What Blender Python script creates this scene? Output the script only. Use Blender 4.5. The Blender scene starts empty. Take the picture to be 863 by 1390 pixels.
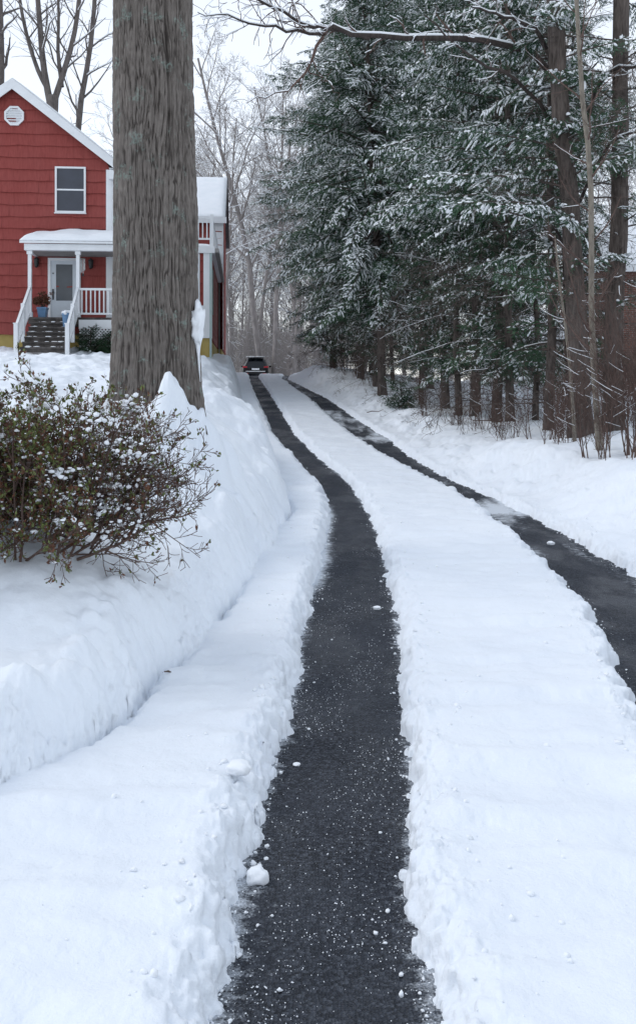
import bpy, math, random
import numpy as np
from mathutils import Vector, Matrix

random.seed(7)
scene = bpy.context.scene
COL = scene.collection
EYE = 1.75          # eye height above the street, metres
FPX = 1264.0        # focal length in photograph pixels


def at(u, v, d):
    """world point at depth d seen at photograph pixel u, v"""
    return ((u - 431) / FPX * d, d, EYE + (530 - v) / FPX * d)


# ---------------------------------------------------------------- noise
def _hash(ix, iy, iz, seed):
    h = (ix.astype(np.int64) * 374761393 + iy.astype(np.int64) * 668265263 + iz.astype(np.int64) * 2147483647 + seed * 974711) & 0xFFFFFFFF
    h = ((h ^ (h >> 13)) * 1274126177) & 0xFFFFFFFF
    h = (h ^ (h >> 16)) & 0xFFFFFF
    return h.astype(np.float32) / 8388608.0 - 1.0


def noise3(x, y, z, seed=0):
    x, y, z = np.broadcast_arrays(np.asarray(x, float), np.asarray(y, float), np.asarray(z, float))
    ix, iy, iz = np.floor(x), np.floor(y), np.floor(z)
    fx, fy, fz = x - ix, y - iy, z - iz
    ux, uy, uz = (t * t * t * (t * (t * 6 - 15) + 10) for t in (fx, fy, fz))
    ix, iy, iz = ix.astype(np.int64), iy.astype(np.int64), iz.astype(np.int64)
    r = 0
    for a in (0, 1):
        wx = ux if a else 1 - ux
        for b in (0, 1):
            wy = uy if b else 1 - uy
            for c in (0, 1):
                r = r + wx * wy * (uz if c else 1 - uz) * _hash(ix + a, iy + b, iz + c, seed)
    return r


def noise2(x, y, seed=0):
    x, y = np.broadcast_arrays(np.asarray(x, float), np.asarray(y, float))
    ix, iy = np.floor(x), np.floor(y)
    fx, fy = x - ix, y - iy
    ux, uy = (t * t * t * (t * (t * 6 - 15) + 10) for t in (fx, fy))
    ix, iy = ix.astype(np.int64), iy.astype(np.int64)
    z0 = np.zeros_like(ix)
    return ((1 - ux) * (1 - uy) * _hash(ix, iy, z0, seed) + ux * (1 - uy) * _hash(ix + 1, iy, z0, seed)
            + (1 - ux) * uy * _hash(ix, iy + 1, z0, seed) + ux * uy * _hash(ix + 1, iy + 1, z0, seed))


def fbm2(x, y, octaves=3, seed=0, gain=.5):
    r, a = 0, 1.0
    for o in range(octaves):
        r = r + a * noise2(x * 2 ** o + 17.3 * o, y * 2 ** o - 9.1 * o, seed + o)
        a *= gain
    return r


def sstep(a, b, x):
    t = np.clip((x - a) / (b - a), 0, 1)
    return t * t * (3 - 2 * t)


# ---------------------------------------------------------------- objects and meshes
def link(o, parent=None):
    COL.objects.link(o)
    if parent is not None:
        o.parent = parent
    return o


def tag(o, label=None, cat=None, group=None, kind=None):
    if label: o['label'] = label
    if cat: o['category'] = cat
    if group: o['group'] = group
    if kind: o['kind'] = kind
    return o


def empty(name, loc, label=None, cat=None, group=None, rz=0):
    o = bpy.data.objects.new(name, None)
    o.empty_display_size = .3
    o.location = loc
    o.rotation_euler = (0, 0, rz)
    return tag(link(o), label, cat, group)


def np_obj(name, V, F, mats, parent=None, smooth=False, mi=None, attr=None, uv=None):
    """V n x 3; F a list of integer arrays (each m x k)"""
    V = np.asarray(V, dtype=np.float32)
    if not isinstance(F, (list, tuple)):
        F = [F]
    F = [np.asarray(f, dtype=np.int32) for f in F if len(f)]
    me = bpy.data.meshes.new(name)
    me.vertices.add(len(V))
    me.vertices.foreach_set('co', V.ravel())
    loops = np.concatenate([f.ravel() for f in F])
    sizes = np.concatenate([np.full(len(f), f.shape[1], np.int32) for f in F])
    starts = np.concatenate([[0], np.cumsum(sizes)[:-1]]).astype(np.int32)
    me.loops.add(len(loops))
    me.loops.foreach_set('vertex_index', loops)
    me.polygons.add(len(sizes))
    me.polygons.foreach_set('loop_start', starts)
    me.polygons.foreach_set('loop_total', sizes)
    if mi is not None:
        me.polygons.foreach_set('material_index', np.asarray(mi, np.int32))
    me.polygons.foreach_set('use_smooth', np.full(len(sizes), smooth))
    if not isinstance(mats, (list, tuple)):
        mats = [mats]
    for m in mats:
        me.materials.append(m)
    if attr:
        for k, a in attr.items():
            at_ = me.attributes.new(k, 'FLOAT', 'POINT')
            at_.data.foreach_set('value', np.asarray(a, np.float32))
    me.update(calc_edges=True)
    o = link(bpy.data.objects.new(name, me), parent)
    if name in ('snow_cover', 'dead_branch_snow', 'stair_snow'): o['kind'] = 'stuff'     # dusting of snow, past counting
    return o


class Geo:
    """collects boxes, prisms, tubes and quads; build() links them as one mesh"""
    def __init__(s):
        s.v, s.f, s.m = [], [], []

    def add(s, vs, fs, mi=0):
        b = len(s.v)
        s.v += [tuple(p) for p in vs]
        s.f += [tuple(b + i for i in f) for f in fs]
        s.m += [mi] * len(fs)
        return s

    def box(s, x0, x1, y0, y1, z0, z1, mi=0):
        return s.add([(x0, y0, z0), (x1, y0, z0), (x1, y1, z0), (x0, y1, z0), (x0, y0, z1), (x1, y0, z1), (x1, y1, z1), (x0, y1, z1)],
                     [(0, 3, 2, 1), (4, 5, 6, 7), (0, 1, 5, 4), (1, 2, 6, 5), (2, 3, 7, 6), (3, 0, 4, 7)], mi)

    def hexa(s, p, mi=0):
        return s.add(p, [(0, 3, 2, 1), (4, 5, 6, 7), (0, 1, 5, 4), (1, 2, 6, 5), (2, 3, 7, 6), (3, 0, 4, 7)], mi)

    def beam(s, a, b, w, h, mi=0):
        """square bar from a to b, w across, h in height, centred on the line"""
        a, b = Vector(a), Vector(b)
        t = (b - a).normalized()
        up = Vector((0, 0, 1)) if abs(t.z) < .95 else Vector((0, 1, 0))
        sd = t.cross(up).normalized() * (w / 2)
        un = sd.cross(t).normalized() * (h / 2)
        return s.hexa([a - sd - un, a + sd - un, b + sd - un, b - sd - un, a - sd + un, a + sd + un, b + sd + un, b - sd + un], mi)

    def lathe(s, prof, n=16, c=(0, 0, 0), mi=0, axis='z'):
        vs, fs = [], []
        for r, z in prof:
            for i in range(n):
                a = 2 * math.pi * i / n
                p = (r * math.cos(a), r * math.sin(a), z)
                if axis == 'x': p = (z, p[0], p[1])
                if axis == 'y': p = (p[0], z, p[1])
                vs.append((c[0] + p[0], c[1] + p[1], c[2] + p[2]))
        for j in range(len(prof) - 1):
            for i in range(n):
                fs.append((j * n + i, j * n + (i + 1) % n, (j + 1) * n + (i + 1) % n, (j + 1) * n + i))
        fs.append(tuple(range(n))[::-1])
        fs.append(tuple(range((len(prof) - 1) * n, len(prof) * n)))
        return s.add(vs, fs, mi)

    def build(s, name, mats, parent=None, smooth=False, bevel=0):
        me = bpy.data.meshes.new(name)
        me.from_pydata(s.v, [], s.f)
        if not isinstance(mats, (list, tuple)): mats = [mats]
        for m in mats: me.materials.append(m)
        me.polygons.foreach_set('material_index', s.m)
        me.polygons.foreach_set('use_smooth', [smooth] * len(s.f))
        me.update()
        o = link(bpy.data.objects.new(name, me), parent)
        if bevel:
            b = o.modifiers.new('edge', 'BEVEL')
            b.width = bevel
            b.segments = 2
            b.limit_method = 'ANGLE'
        return o


# ---------------------------------------------------------------- materials
def lin(r, g, b):
    f = lambda c: c / 12.92 if c <= .04045 else ((c + .055) / 1.055) ** 2.4
    return (f(r / 255), f(g / 255), f(b / 255), 1)


class Mat:
    def __init__(s, name, rough=.7, spec=.3):
        s.m = bpy.data.materials.new(name)
        s.m.use_nodes = True
        s.n, s.l = s.m.node_tree.nodes, s.m.node_tree.links
        s.b = s.n['Principled BSDF']
        s.b.inputs['Roughness'].default_value = rough
        s.b.inputs['Specular IOR Level'].default_value = spec
        s.tc = s.n.new('ShaderNodeTexCoord')

    def node(s, t, **kw):
        n = s.n.new(t)
        for k, v in kw.items(): setattr(n, k, v)
        return n

    def mapping(s, scale, coord='Object'):
        mp = s.node('ShaderNodeMapping')
        mp.inputs['Scale'].default_value = scale if isinstance(scale, tuple) else (scale,) * 3
        s.l.new(s.tc.outputs[coord], mp.inputs[0])
        return mp.outputs[0]

    def noise(s, scale, detail=4, rough=.55, vec=None, dist=0):
        n = s.node('ShaderNodeTexNoise')
        n.inputs['Scale'].default_value = scale
        n.inputs['Detail'].default_value = detail
        n.inputs['Roughness'].default_value = rough
        n.inputs['Distortion'].default_value = dist
        s.l.new(vec if vec is not None else s.tc.outputs['Object'], n.inputs['Vector'])
        return n.outputs['Fac']

    def voronoi(s, scale, vec=None, feature='F1', out='Distance'):
        n = s.node('ShaderNodeTexVoronoi', feature=feature)
        n.inputs['Scale'].default_value = scale
        s.l.new(vec if vec is not None else s.tc.outputs['Object'], n.inputs['Vector'])
        return n.outputs[out]

    def ramp(s, fac, stops):
        r = s.node('ShaderNodeValToRGB')
        e = r.color_ramp.elements
        while len(e) < len(stops): e.new(.5)
        for i, (p, c) in enumerate(stops):
            e[i].position = p
            e[i].color = c if len(c) == 4 else (*c, 1)
        s.l.new(fac, r.inputs[0])
        return r.outputs[0]

    def mix(s, fac, a, b, mode='MIX'):
        m = s.node('ShaderNodeMix', data_type='RGBA', blend_type=mode)
        for k, v in ((0, fac), (6, a), (7, b)):
            if isinstance(v, (int, float, tuple)): m.inputs[k].default_value = v
            else: s.l.new(v, m.inputs[k])
        return m.outputs[2]

    def math(s, op, a, b=0.0, clamp=False):
        m = s.node('ShaderNodeMath', operation=op, use_clamp=clamp)
        for k, v in ((0, a), (1, b)):
            if isinstance(v, (int, float)): m.inputs[k].default_value = v
            else: s.l.new(v, m.inputs[k])
        return m.outputs[0]

    def attr(s, name):
        a = s.node('ShaderNodeAttribute', attribute_name=name)
        return a.outputs['Fac']

    def color(s, c):
        if isinstance(c, tuple): s.b.inputs['Base Color'].default_value = c
        else: s.l.new(c, s.b.inputs['Base Color'])
        return s

    def bump(s, h, strength=.5, dist=.02):
        b = s.node('ShaderNodeBump')
        b.inputs['Strength'].default_value = strength
        b.inputs['Distance'].default_value = dist
        s.l.new(h, b.inputs['Height'])
        s.l.new(b.outputs[0], s.b.inputs['Normal'])
        return s


def plain(name, c, rough=.6, spec=.3, var=.12, scale=3.0, bump=0, metal=0):
    m = Mat(name, rough, spec)
    c = (*c[:3], 1)
    d = tuple(x * (1 - var) for x in c[:3]) + (1,)
    e = tuple(min(1, x * (1 + var)) for x in c[:3]) + (1,)
    m.color(m.ramp(m.noise(scale, 5), [(.3, d), (.7, e)]))
    m.b.inputs['Metallic'].default_value = metal
    if bump: m.bump(m.noise(scale * 12, 4), bump, .01)
    return m.m


def snow_mat():
    m = Mat('snow', .75, .25)
    m.color(m.ramp(m.noise(1.3, 4), [(.3, (.775, .82, .88)), (.7, (.825, .866, .912))]))
    h = m.math('ADD', m.math('MULTIPLY', m.noise(9, 5, .6), .8), m.math('MULTIPLY', m.noise(70, 4, .7), .22))
    m.bump(h, .55, .03)
    return m.m


def branch_snow_mat():
    m = Mat('branch_snow', .8, .2)
    m.color(m.ramp(m.noise(3, 3), [(.3, (.82, .855, .89)), (.7, (.88, .90, .93))]))
    m.bump(m.noise(30, 3), .3, .01)
    return m.m


def asphalt_mat():
    m = Mat('asphalt', .7, .25)
    v = m.voronoi(95, out='Color')
    g = m.node('ShaderNodeSeparateColor')
    m.l.new(v, g.inputs[0])
    big = m.noise(1.2, 4)
    fine = m.math('ADD', m.math('MULTIPLY', g.outputs[0], .62), m.math('MULTIPLY', m.noise(45, 5, .7), .6))
    base = m.ramp(fine, [(.25, (.009, .011, .015)), (.6, (.024, .028, .038)), (.95, (.080, .090, .110))])
    base = m.mix(m.math('MULTIPLY', m.ramp(big, [(.42, (0, 0, 0)), (.66, (1, 1, 1))]), .5), base, (.042, .049, .064, 1))
    film = m.attr('snow_film')
    n = m.noise(1, 5, .65, vec=m.mapping((13, 22, 13)))
    n2 = m.noise(120, 3, .6)
    k = m.math('ADD', m.math('ADD', film, m.math('MULTIPLY', m.math('SUBTRACT', n, .5), 1.1)), m.math('MULTIPLY', m.math('SUBTRACT', n2, .5), .55))
    k = m.ramp(k, [(.40, (0, 0, 0)), (.78, (1, 1, 1))])
    m.color(m.mix(k, base, (.72, .77, .83, 1)))
    wet = m.ramp(m.noise(1.7, 5, .6, vec=m.mapping((1, .5, 1))), [(.40, (.34, .34, .34)), (.60, (.80, .80, .80))])
    m.l.new(m.mix(k, wet, (.85, .85, .85, 1)), m.b.inputs['Roughness'])
    m.bump(m.math('ADD', m.voronoi(95), m.math('MULTIPLY', k, .6)), 1.0, .012)
    return m.m


def bark_mat(name, dark, light, scale=(14, 14, 2.2), bump=.9, lichen=None, dist=.02, attr=False):
    m = Mat(name, .9, .15)
    vec = m.mapping(scale)
    n = m.noise(1, 6, .62, vec=vec, dist=.4)
    c = m.ramp(n, [(.32, dark), (.68, light)])
    patch = m.noise(2.2, 4)
    c = m.mix(m.math('MULTIPLY', m.ramp(patch, [(.35, (0, 0, 0)), (.75, (1, 1, 1))]), .4), c, tuple(min(1, x * 1.25) for x in light[:3]) + (1,))
    if attr:
        c = m.mix(m.ramp(m.attr('fissure'), [(.22, (1, 1, 1)), (.68, (0, 0, 0))]), c, tuple(x * .72 for x in dark[:3]) + (1,))
    if lichen:
        l = m.math('MULTIPLY', m.ramp(m.noise(5, 4, .6), [(.575, (0, 0, 0)), (.64, (1, 1, 1))]), m.ramp(m.noise(38, 3), [(.42, (0, 0, 0)), (.56, (1, 1, 1))]))
        c = m.mix(m.math('MULTIPLY', l, .75), c, lichen)
    m.color(c)
    m.bump(n, bump, dist)
    return m.m


def needle_mat(name, a, b):
    m = Mat(name, .6, .3)
    m.color(m.mix(m.ramp(m.noise(1.1, 4), [(.3, (0, 0, 0)), (.7, (1, 1, 1))]), (*a, 1), (*b, 1)))
    return m.m


M = {}
M['snow'] = snow_mat()
M['bsnow'] = branch_snow_mat()
M['asphalt'] = asphalt_mat()
M['oak'] = bark_mat('oak_bark', (.098, .084, .075), (.205, .182, .164), (40, 40, 8), .7, (.23, .28, .25, 1), .010, True)
M['hembark'] = bark_mat('hemlock_bark', (.030, .024, .022), (.150, .125, .112), (22, 22, 3.5), 1.0)
M['limb'] = bark_mat('limb_bark', (.028, .023, .022), (.085, .07, .064), (16, 16, 3), .8)
M['greybark'] = bark_mat('grey_bark', (.07, .062, .06), (.17, .15, .14), (9, 9, 2), .8)
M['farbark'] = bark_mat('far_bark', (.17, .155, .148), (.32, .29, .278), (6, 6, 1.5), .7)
M['palebark'] = bark_mat('pale_bark', (.11, .095, .08), (.27, .24, .20), (30, 30, 7), .5)
M['twig'] = bark_mat('twig_bark', (.065, .042, .036), (.15, .105, .09), (30, 30, 8), .4)
M['needle'] = needle_mat('hemlock_needles', (.022, .060, .032), (.068, .130, .070))
M['yew'] = needle_mat('evergreen_leaves', (.012, .035, .014), (.03, .07, .03))
M['leafg'] = plain('green_leaf', (.115, .14, .04), .5, .4, .55, 25)
M['leafb'] = plain('bronze_leaf', (.115, .045, .022), .5, .4, .5, 25)
M['siding'] = None
M['white'] = plain('white_paint', (.78, .80, .82), .45, .4, .05, 2)
M['yellow'] = plain('yellow_foundation', (.44, .335, .12), .8, .2, .12, 3, .3)
M['step'] = plain('weathered_step', (.10, .09, .085), .85, .2, .45, 5, .5)
M['dark'] = plain('dark_metal', (.015, .015, .017), .4, .5, .2, 6)
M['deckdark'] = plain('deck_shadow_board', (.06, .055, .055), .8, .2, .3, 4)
M['blue'] = plain('blue_glaze', (.13, .25, .42), .35, .5, .12, 5)
M['shutter'] = plain('green_shutter', (.10, .17, .15), .5, .3, .1, 5)
M['downpipe'] = plain('pale_downpipe', (.40, .50, .49), .5, .3, .08, 3)
M['door'] = plain('pale_door', (.60, .65, .70), .45, .4, .05, 3)
M['shingle'] = plain('roof_shingle', (.10, .10, .105), .9, .1, .3, 14, .4)
M['plank'] = plain('plank_grey', (.30, .29, .28), .7, .2, .15, 4)


def siding_mat():
    m = Mat('red_siding', .75, .2)
    vec = m.mapping((22, 22, .7))
    streak = m.noise(1, 5, .6, vec=vec)
    c = m.ramp(streak, [(.3, (.235, .049, .043)), (.7, (.32, .075, .066))])
    c = m.mix(m.math('MULTIPLY', m.ramp(m.noise(.8, 4), [(.4, (0, 0, 0)), (.75, (1, 1, 1))]), .35), c, (.32, .10, .09, 1))
    m.color(c)
    m.bump(streak, .35, .01)
    return m.m


M['siding'] = siding_mat()


def brick_mat():
    m = Mat('red_brick', .85, .15)
    br = m.node('ShaderNodeTexBrick')
    for k, v in (('Color1', (.17, .06, .042, 1)), ('Color2', (.24, .095, .065, 1)), ('Mortar', (.30, .27, .25, 1))): br.inputs[k].default_value = v
    for k, v in (('Scale', 1.0), ('Mortar Size', .010), ('Brick Width', .21), ('Row Height', .072)): br.inputs[k].default_value = v
    sep = m.node('ShaderNodeSeparateXYZ')
    cmb = m.node('ShaderNodeCombineXYZ')
    m.l.new(m.tc.outputs['Object'], sep.inputs[0])
    m.l.new(m.math('ADD', sep.outputs[0], sep.outputs[1]), cmb.inputs[0])
    m.l.new(sep.outputs[2], cmb.inputs[1])
    m.l.new(cmb.outputs[0], br.inputs['Vector'])
    m.color(m.mix(m.math('MULTIPLY', m.noise(3, 4), .35), br.outputs[0], (.12, .05, .04, 1)))
    m.bump(br.outputs['Fac'], -.4, .01)
    return m.m


M['brick'] = brick_mat()


def glass_mat(name, c, rough=.12):
    m = Mat(name, rough, .6)
    m.color(m.ramp(m.noise(2.5, 3), [(.3, tuple(x * .7 for x in c)), (.7, c)]))
    return m.m


M['pane'] = glass_mat('dark_pane', (.035, .042, .06))
M['screen'] = glass_mat('screened_pane', (.04, .047, .068), .4)
M['blind'] = glass_mat('curtained_door_glass', (.075, .09, .11), .3)
M['carpaint'] = plain('black_car_paint', (.006, .008, .011), .22, .35, .1, 3)
M['carglass'] = glass_mat('car_glass', (.05, .058, .066), .08)
M['tail'] = plain('red_tail_lens', (.38, .012, .022), .2, .6, .15, 9)
M['chrome'] = plain('bright_metal', (.62, .64, .66), .25, .6, .06, 5, 0, .6)
M['tyre'] = plain('tyre_rubber', (.02, .02, .021), .85, .2, .2, 10)

# ---------------------------------------------------------------- terrain curves (metres; the camera stands at x 0, y 0)
_yy = np.arange(-30, 420, .05)


def curve(xs, vs, win):
    t = np.interp(_yy, xs, vs)
    k = max(3, int(win / .05)) | 1
    ker = np.ones(k) / k
    for _ in range(2):
        t = np.convolve(np.pad(t, k // 2, 'edge'), ker, 'valid')
    return lambda y: np.interp(y, _yy, t)


zd = curve([-20, 8, 13, 15, 20, 29, 38, 44, 47, 52, 65, 90, 160, 400], [0, 0, .03, .08, .42, 1.08, 1.77, 2.33, 2.5, 2.53, 2.38, 1.9, 2.2, 6], 2.0)
far = ([52, 65, 80], [-3.9, -5.0, -6.5])
LL = curve([-4, 0, 2.87, 3.28, 3.88, 4.25, 4.71, 5.98, 6.91, 8.18, 9.99, 12.77, 14.21, 15.34, 16.51, 17.35, 18.79, 20.71, 23.15, 28.8, 37.7, 44.4] + far[0],
           [-.55, -.36, -.27, -.265, -.243, -.222, -.16, -.12, -.098, -.032, .06, .152, .14, .06, -.10, -.25, -.461, -.78, -1.117, -1.686, -2.624, -3.303] + far[1], .35)
LR = curve([-4, 0, 2.87, 3.28, 3.57, 3.88, 4.25, 4.71, 5.27, 5.98, 6.91, 8.18, 9.99, 12.77, 14.21, 15.34, 16.51, 17.35, 18.79, 20.71, 23.15, 28.8, 37.7, 44.4] + far[0],
           [.12, .26, .318, .324, .342, .384, .421, .447, .479, .53, .58, .635, .688, .707, .645, .583, .45, .302, .06, -.22, -.568, -1.117, -2.028, -2.811] + [x + .6 for x in far[1]], .35)
RL = curve([-4, 0, 3.5, 5.25, 6.43, 6.93, 7.95, 8.82, 10.64, 12.77, 14.89, 16.75, 19.1, 23.15, 26.24, 28.57, 33, 40.9, 43.3] + far[0],
           [.85, 1.2, 1.54, 1.74, 1.98, 2.07, 2.17, 2.20, 2.31, 2.33, 2.25, 1.87, 1.40, .82, .43, .20, -.22, -1.295, -1.70] + [x + 2.0 for x in far[1]], .35)
RR = curve([-4, 0, 3.5, 5.25, 6.9, 8.79, 9.61, 10.95, 12.56, 14.36, 15.64, 17, 19.65, 22, 24.26, 28.1, 31.5, 33.6, 38.8, 43.3] + far[0],
           [1.75, 2.1, 2.42, 2.62, 2.85, 2.98, 2.96, 2.95, 2.87, 2.74, 2.48, 2.2, 1.87, 1.72, 1.40, .957, .599, .36, -.49, -1.40] + [x + 2.6 for x in far[1]], .35)
# foot of the snow bank on the lawn side
KK = curve([2.6, 3.0, 3.3, 3.6, 3.84, 4.35, 5.94, 7.5, 12.2, 15, 20, 25, 29, 33, 38, 43, 50, 60, 80],
           [-8, -4.5, -2.4, -1.5, -1.2, -1.04, -.76, -.60, -.36, -.55, -1.35, -1.95, -2.35, -2.75, -3.25, -3.75, -4.5, -5.6, -7.5], .25)


class Rbf:
    def __init__(s, pts):
        p = np.array(pts, float)
        s.x, s.y = p[:, 0], p[:, 1]
        d = np.hypot(s.x[:, None] - s.x[None], s.y[:, None] - s.y[None])
        n = len(p)
        A = np.zeros((n + 1, n + 1))
        A[:n, :n] = d
        A[:n, n] = A[n, :n] = 1
        s.w = np.linalg.solve(A, np.concatenate([p[:, 2], [0]]))

    def __call__(s, x, y):
        r = np.full(np.shape(x), s.w[-1])
        for i in range(len(s.x)):
            r = r + s.w[i] * np.sqrt((x - s.x[i]) ** 2 + (y - s.y[i]) ** 2 + .06)
        return r


lawn = Rbf([(-1.25, 4.4, .50), (-1.5, 3.95, .46), (-1.8, 4.6, .66), (-1.2, 5.2, .58), (-1.0, 6.2, .54), (-1.3, 6.4, .72), (-.85, 7.6, .52), (-1.2, 7.5, .85), (-.75, 9.4, .54), (-1.05, 9.2, .95), (-1.2, 9.6, 1.25), (-.65, 11.5, .56), (-1.1, 11.8, 1.08), (-1.5, 12.5, 1.5), (-.85, 14.5, .66), (-1.3, 15, 1.25), (-1.62, 20, 1.02), (-2.25, 20, 1.75), (-2.25, 25, 1.55), (-2.65, 29, 1.95), (-3.05, 33, 2.3),
            (-3, 3.6, .62), (-7, 3.5, .6), (-1.55, 5.6, .82), (-2.6, 5.4, .92), (-6, 6, 1.1), 
             (-1.6, 7.4, 1.12), (-2.8, 7.6, 1.3), (-1.66, 8.9, 1.42), (-1.66, 10.0, 1.56), (-2.8, 10, 1.62), (-6, 10, 1.7), 
             (-2.4, 13, 1.75), (-1.75, 16, 1.8), (-2.9, 25, 2.42), (-3.3, 29, 2.72), (-3.75, 33, 3.02), (-4.2, 38, 3.2), (-4.6, 43, 3.25), (-5.2, 50, 3.2),
             (-5, 18, 2.1), (-7, 27, 2.68), (-9, 27.4, 2.75), (-7, 31, 3.1), (-14, 30, 3.1), (-20, 20, 2.4), (-12, 45, 3.4), (-25, 60, 3.6), (-8, 62, 2.6), (-12, 90, 2.4), (-40, 90, 4), (-60, 30, 3), (-30, 5, 1.0), (-40, 160, 5), (-10, 160, 2.6)])
bank = Rbf([(3.4, 6, .30), (5, 5, .42), (3.4, 10, .44), (4.2, 13, .78), (4.5, 15, .90), (3.3, 14, .50), (4.75, 19, .90), (3.2, 19, .72), (4.4, 22.5, 1.02), (3.7, 24, 1.08), (3.55, 26.5, 1.30), (2.6, 27, 1.22), (2.1, 31.5, 1.68), (1.4, 36, 2.12), (.7, 41, 2.62),
             (0.0, 43, 2.92), (-.4, 46, 2.98), (-.6, 50, 2.75), (7, 14, .9), (7, 20, 1.0), (7, 30, 1.15), (11, 25, 1.2), (12, 35, 1.6), (5, 40, 1.9), (3, 50, 2.4), (12, 50, 2.0), (25, 30, 1.6), (20, 60, 2.2), (0, 64, 2.2), (3, 80, 1.9), (20, 100, 2.4), (50, 50, 2.5), (20, 5, .8), (50, 10, 1.5), (40, 160, 4), (0, 160, 2.5)])
TRUNK = (-1.70, 9.75)


def snow_height(x, y):
    z0 = zd(y)
    a, b, c, d = LL(y), LR(y), RL(y), RR(y)
    near = 1 / (1 + np.maximum(y, 0) * .05)
    n_lo = fbm2(x * 1.1, y * .9, 3, 3)
    n_xs = fbm2(x * 47, y * 47, 2, 29)
    n_mid = fbm2(x * 4.5, y * 3.5, 3, 11)
    n_hi = fbm2(x * 21, y * 21, 2, 23)
    rag = .032 * fbm2(x * 5.5, y * 5.5, 3, 31) + .015 * n_hi + .006 * n_xs
    ml = np.minimum(x - a, b - x) + rag
    mr = np.minimum(x - c, d - x) + rag * 1.2
    ins = np.maximum(ml, mr)                        # > 0 within a shovelled strip
    out = -ins
    # thickness of the shovelled-through snow on the drive, with soft ripples across the middle strip
    rip = .022 * noise2(x * 1.4 + .8 * n_lo, y * 5.5, 41) * near + .014 * noise2(x * 3, y * 4, 42) + .010 * noise2(x * 5, y * 11, 43) * near
    T = .108 + .03 * n_lo * .6 + rip + .012 * n_mid * .5
    T = np.where(x < a, T + .05, T)
    w = .10 + .06 * (noise2(x * 3, y * 3, 51) + 1)
    t = np.clip(out / w, 0, 1)
    prof = 1 - (1 - t) ** 2.3
    lumps = .03 * np.clip(fbm2(x * 13, y * 13, 3, 61), -.2, 1) * np.exp(-((out - .05) / .10) ** 2)
    lumps = lumps + (.010 * n_hi + .007 * n_xs) * np.exp(-((out - .07) / .09) ** 2)
    h = z0 + T * prof + lumps * (out > 0) - .03 * (out <= 0)
    # lawn bank on the left
    kk = KK(y) + .05 * noise2(x * .3, y * 1.7, 71) + .03 * n_mid * .5 + .014 * n_hi
    wb = np.interp(y, [0, 6, 9, 13, 20, 30], [.30, .30, .30, .34, .45, .5])
    s = kk - x
    L = lawn(x, y) + .075 * n_lo + .022 * n_mid + np.interp(y, [8, 14], [0, .06]) * fbm2(x * 2.2, y * 1.6, 3, 73)
    clump = .05 * np.clip(fbm2(x * 6, y * 6, 3, 77), -.3, 1) * np.exp(-((s - wb * .7) / (.35 * wb + .08)) ** 2)
    tt = np.clip(s / wb, 0, 1)
    up = 1 - (1 - tt) ** 2.2
    shelf = z0 + T
    hl = shelf + up * np.maximum(L - shelf, .05) + clump * (s > 0)
    crack = .075 * np.exp(-((s + .015) / .035) ** 2) * sstep(-.1, .45, noise2(x * .8, y * 1.3, 81)) * (y < 14)
    h = np.where(x < a - .06, np.where(s > 0, hl, h) - crack, h)
    # bank towards the trees on the right
    q = x - d - .12
    R = bank(x, y) + .05 * n_lo + .025 * n_mid
    rr = shelf + sstep(0, 1.25, q) * (R - shelf)
    rlump = .07 * np.clip(fbm2(x * 3.2, y * 2.4, 3, 91), -.3, 1) * np.exp(-((q - .55) / .45) ** 2)
    h = np.where(q > 0, rr + rlump, h)
    # snow blown against the big trunk
    dx, dy = x - (-1.49), y - 9.22
    cone = 2.07 - 2.25 * np.sqrt(dx ** 2 * (1 + .5 * (dx > 0)) + dy ** 2 * .5 + .006) ** .95 + .19 * fbm2(x * 4.2, y * 4.2, 3, 7) + .03 * n_hi
    cone = np.minimum(cone, 1.94 + .07 * n_mid + .10 * dx)
    h = np.maximum(h, np.where(np.abs(dx) + np.abs(dy) < 1.2, cone, -9))
    for bx, by, br, amp in ((-1.08, 9.45, .17, .36), (-.95, 9.75, .17, .30), (-1.2, 9.2, .2, .10)):       # lumps beside the root
        h = h + amp * np.exp(-(((x - bx) ** 2 + (y - by) ** 2) / br ** 2) ** 1.5)
    return h


def ground_at(x, y):
    return float(snow_height(np.array([float(x)]), np.array([float(y)]))[0])


def rows(y0, y1):
    ys, y = [], y0
    while y < y1:
        ys.append(y)
        y += .05 if y < 2.2 else max(.011, .0042 * y)
    return np.array(ys)


YR = np.concatenate([np.arange(-14, -1, .5), rows(-1, 150), np.linspace(152, 400, 20)])
ti = np.linspace(-.46, .46, 800)
so = np.linspace(0, 1, 46)[1:]


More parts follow.
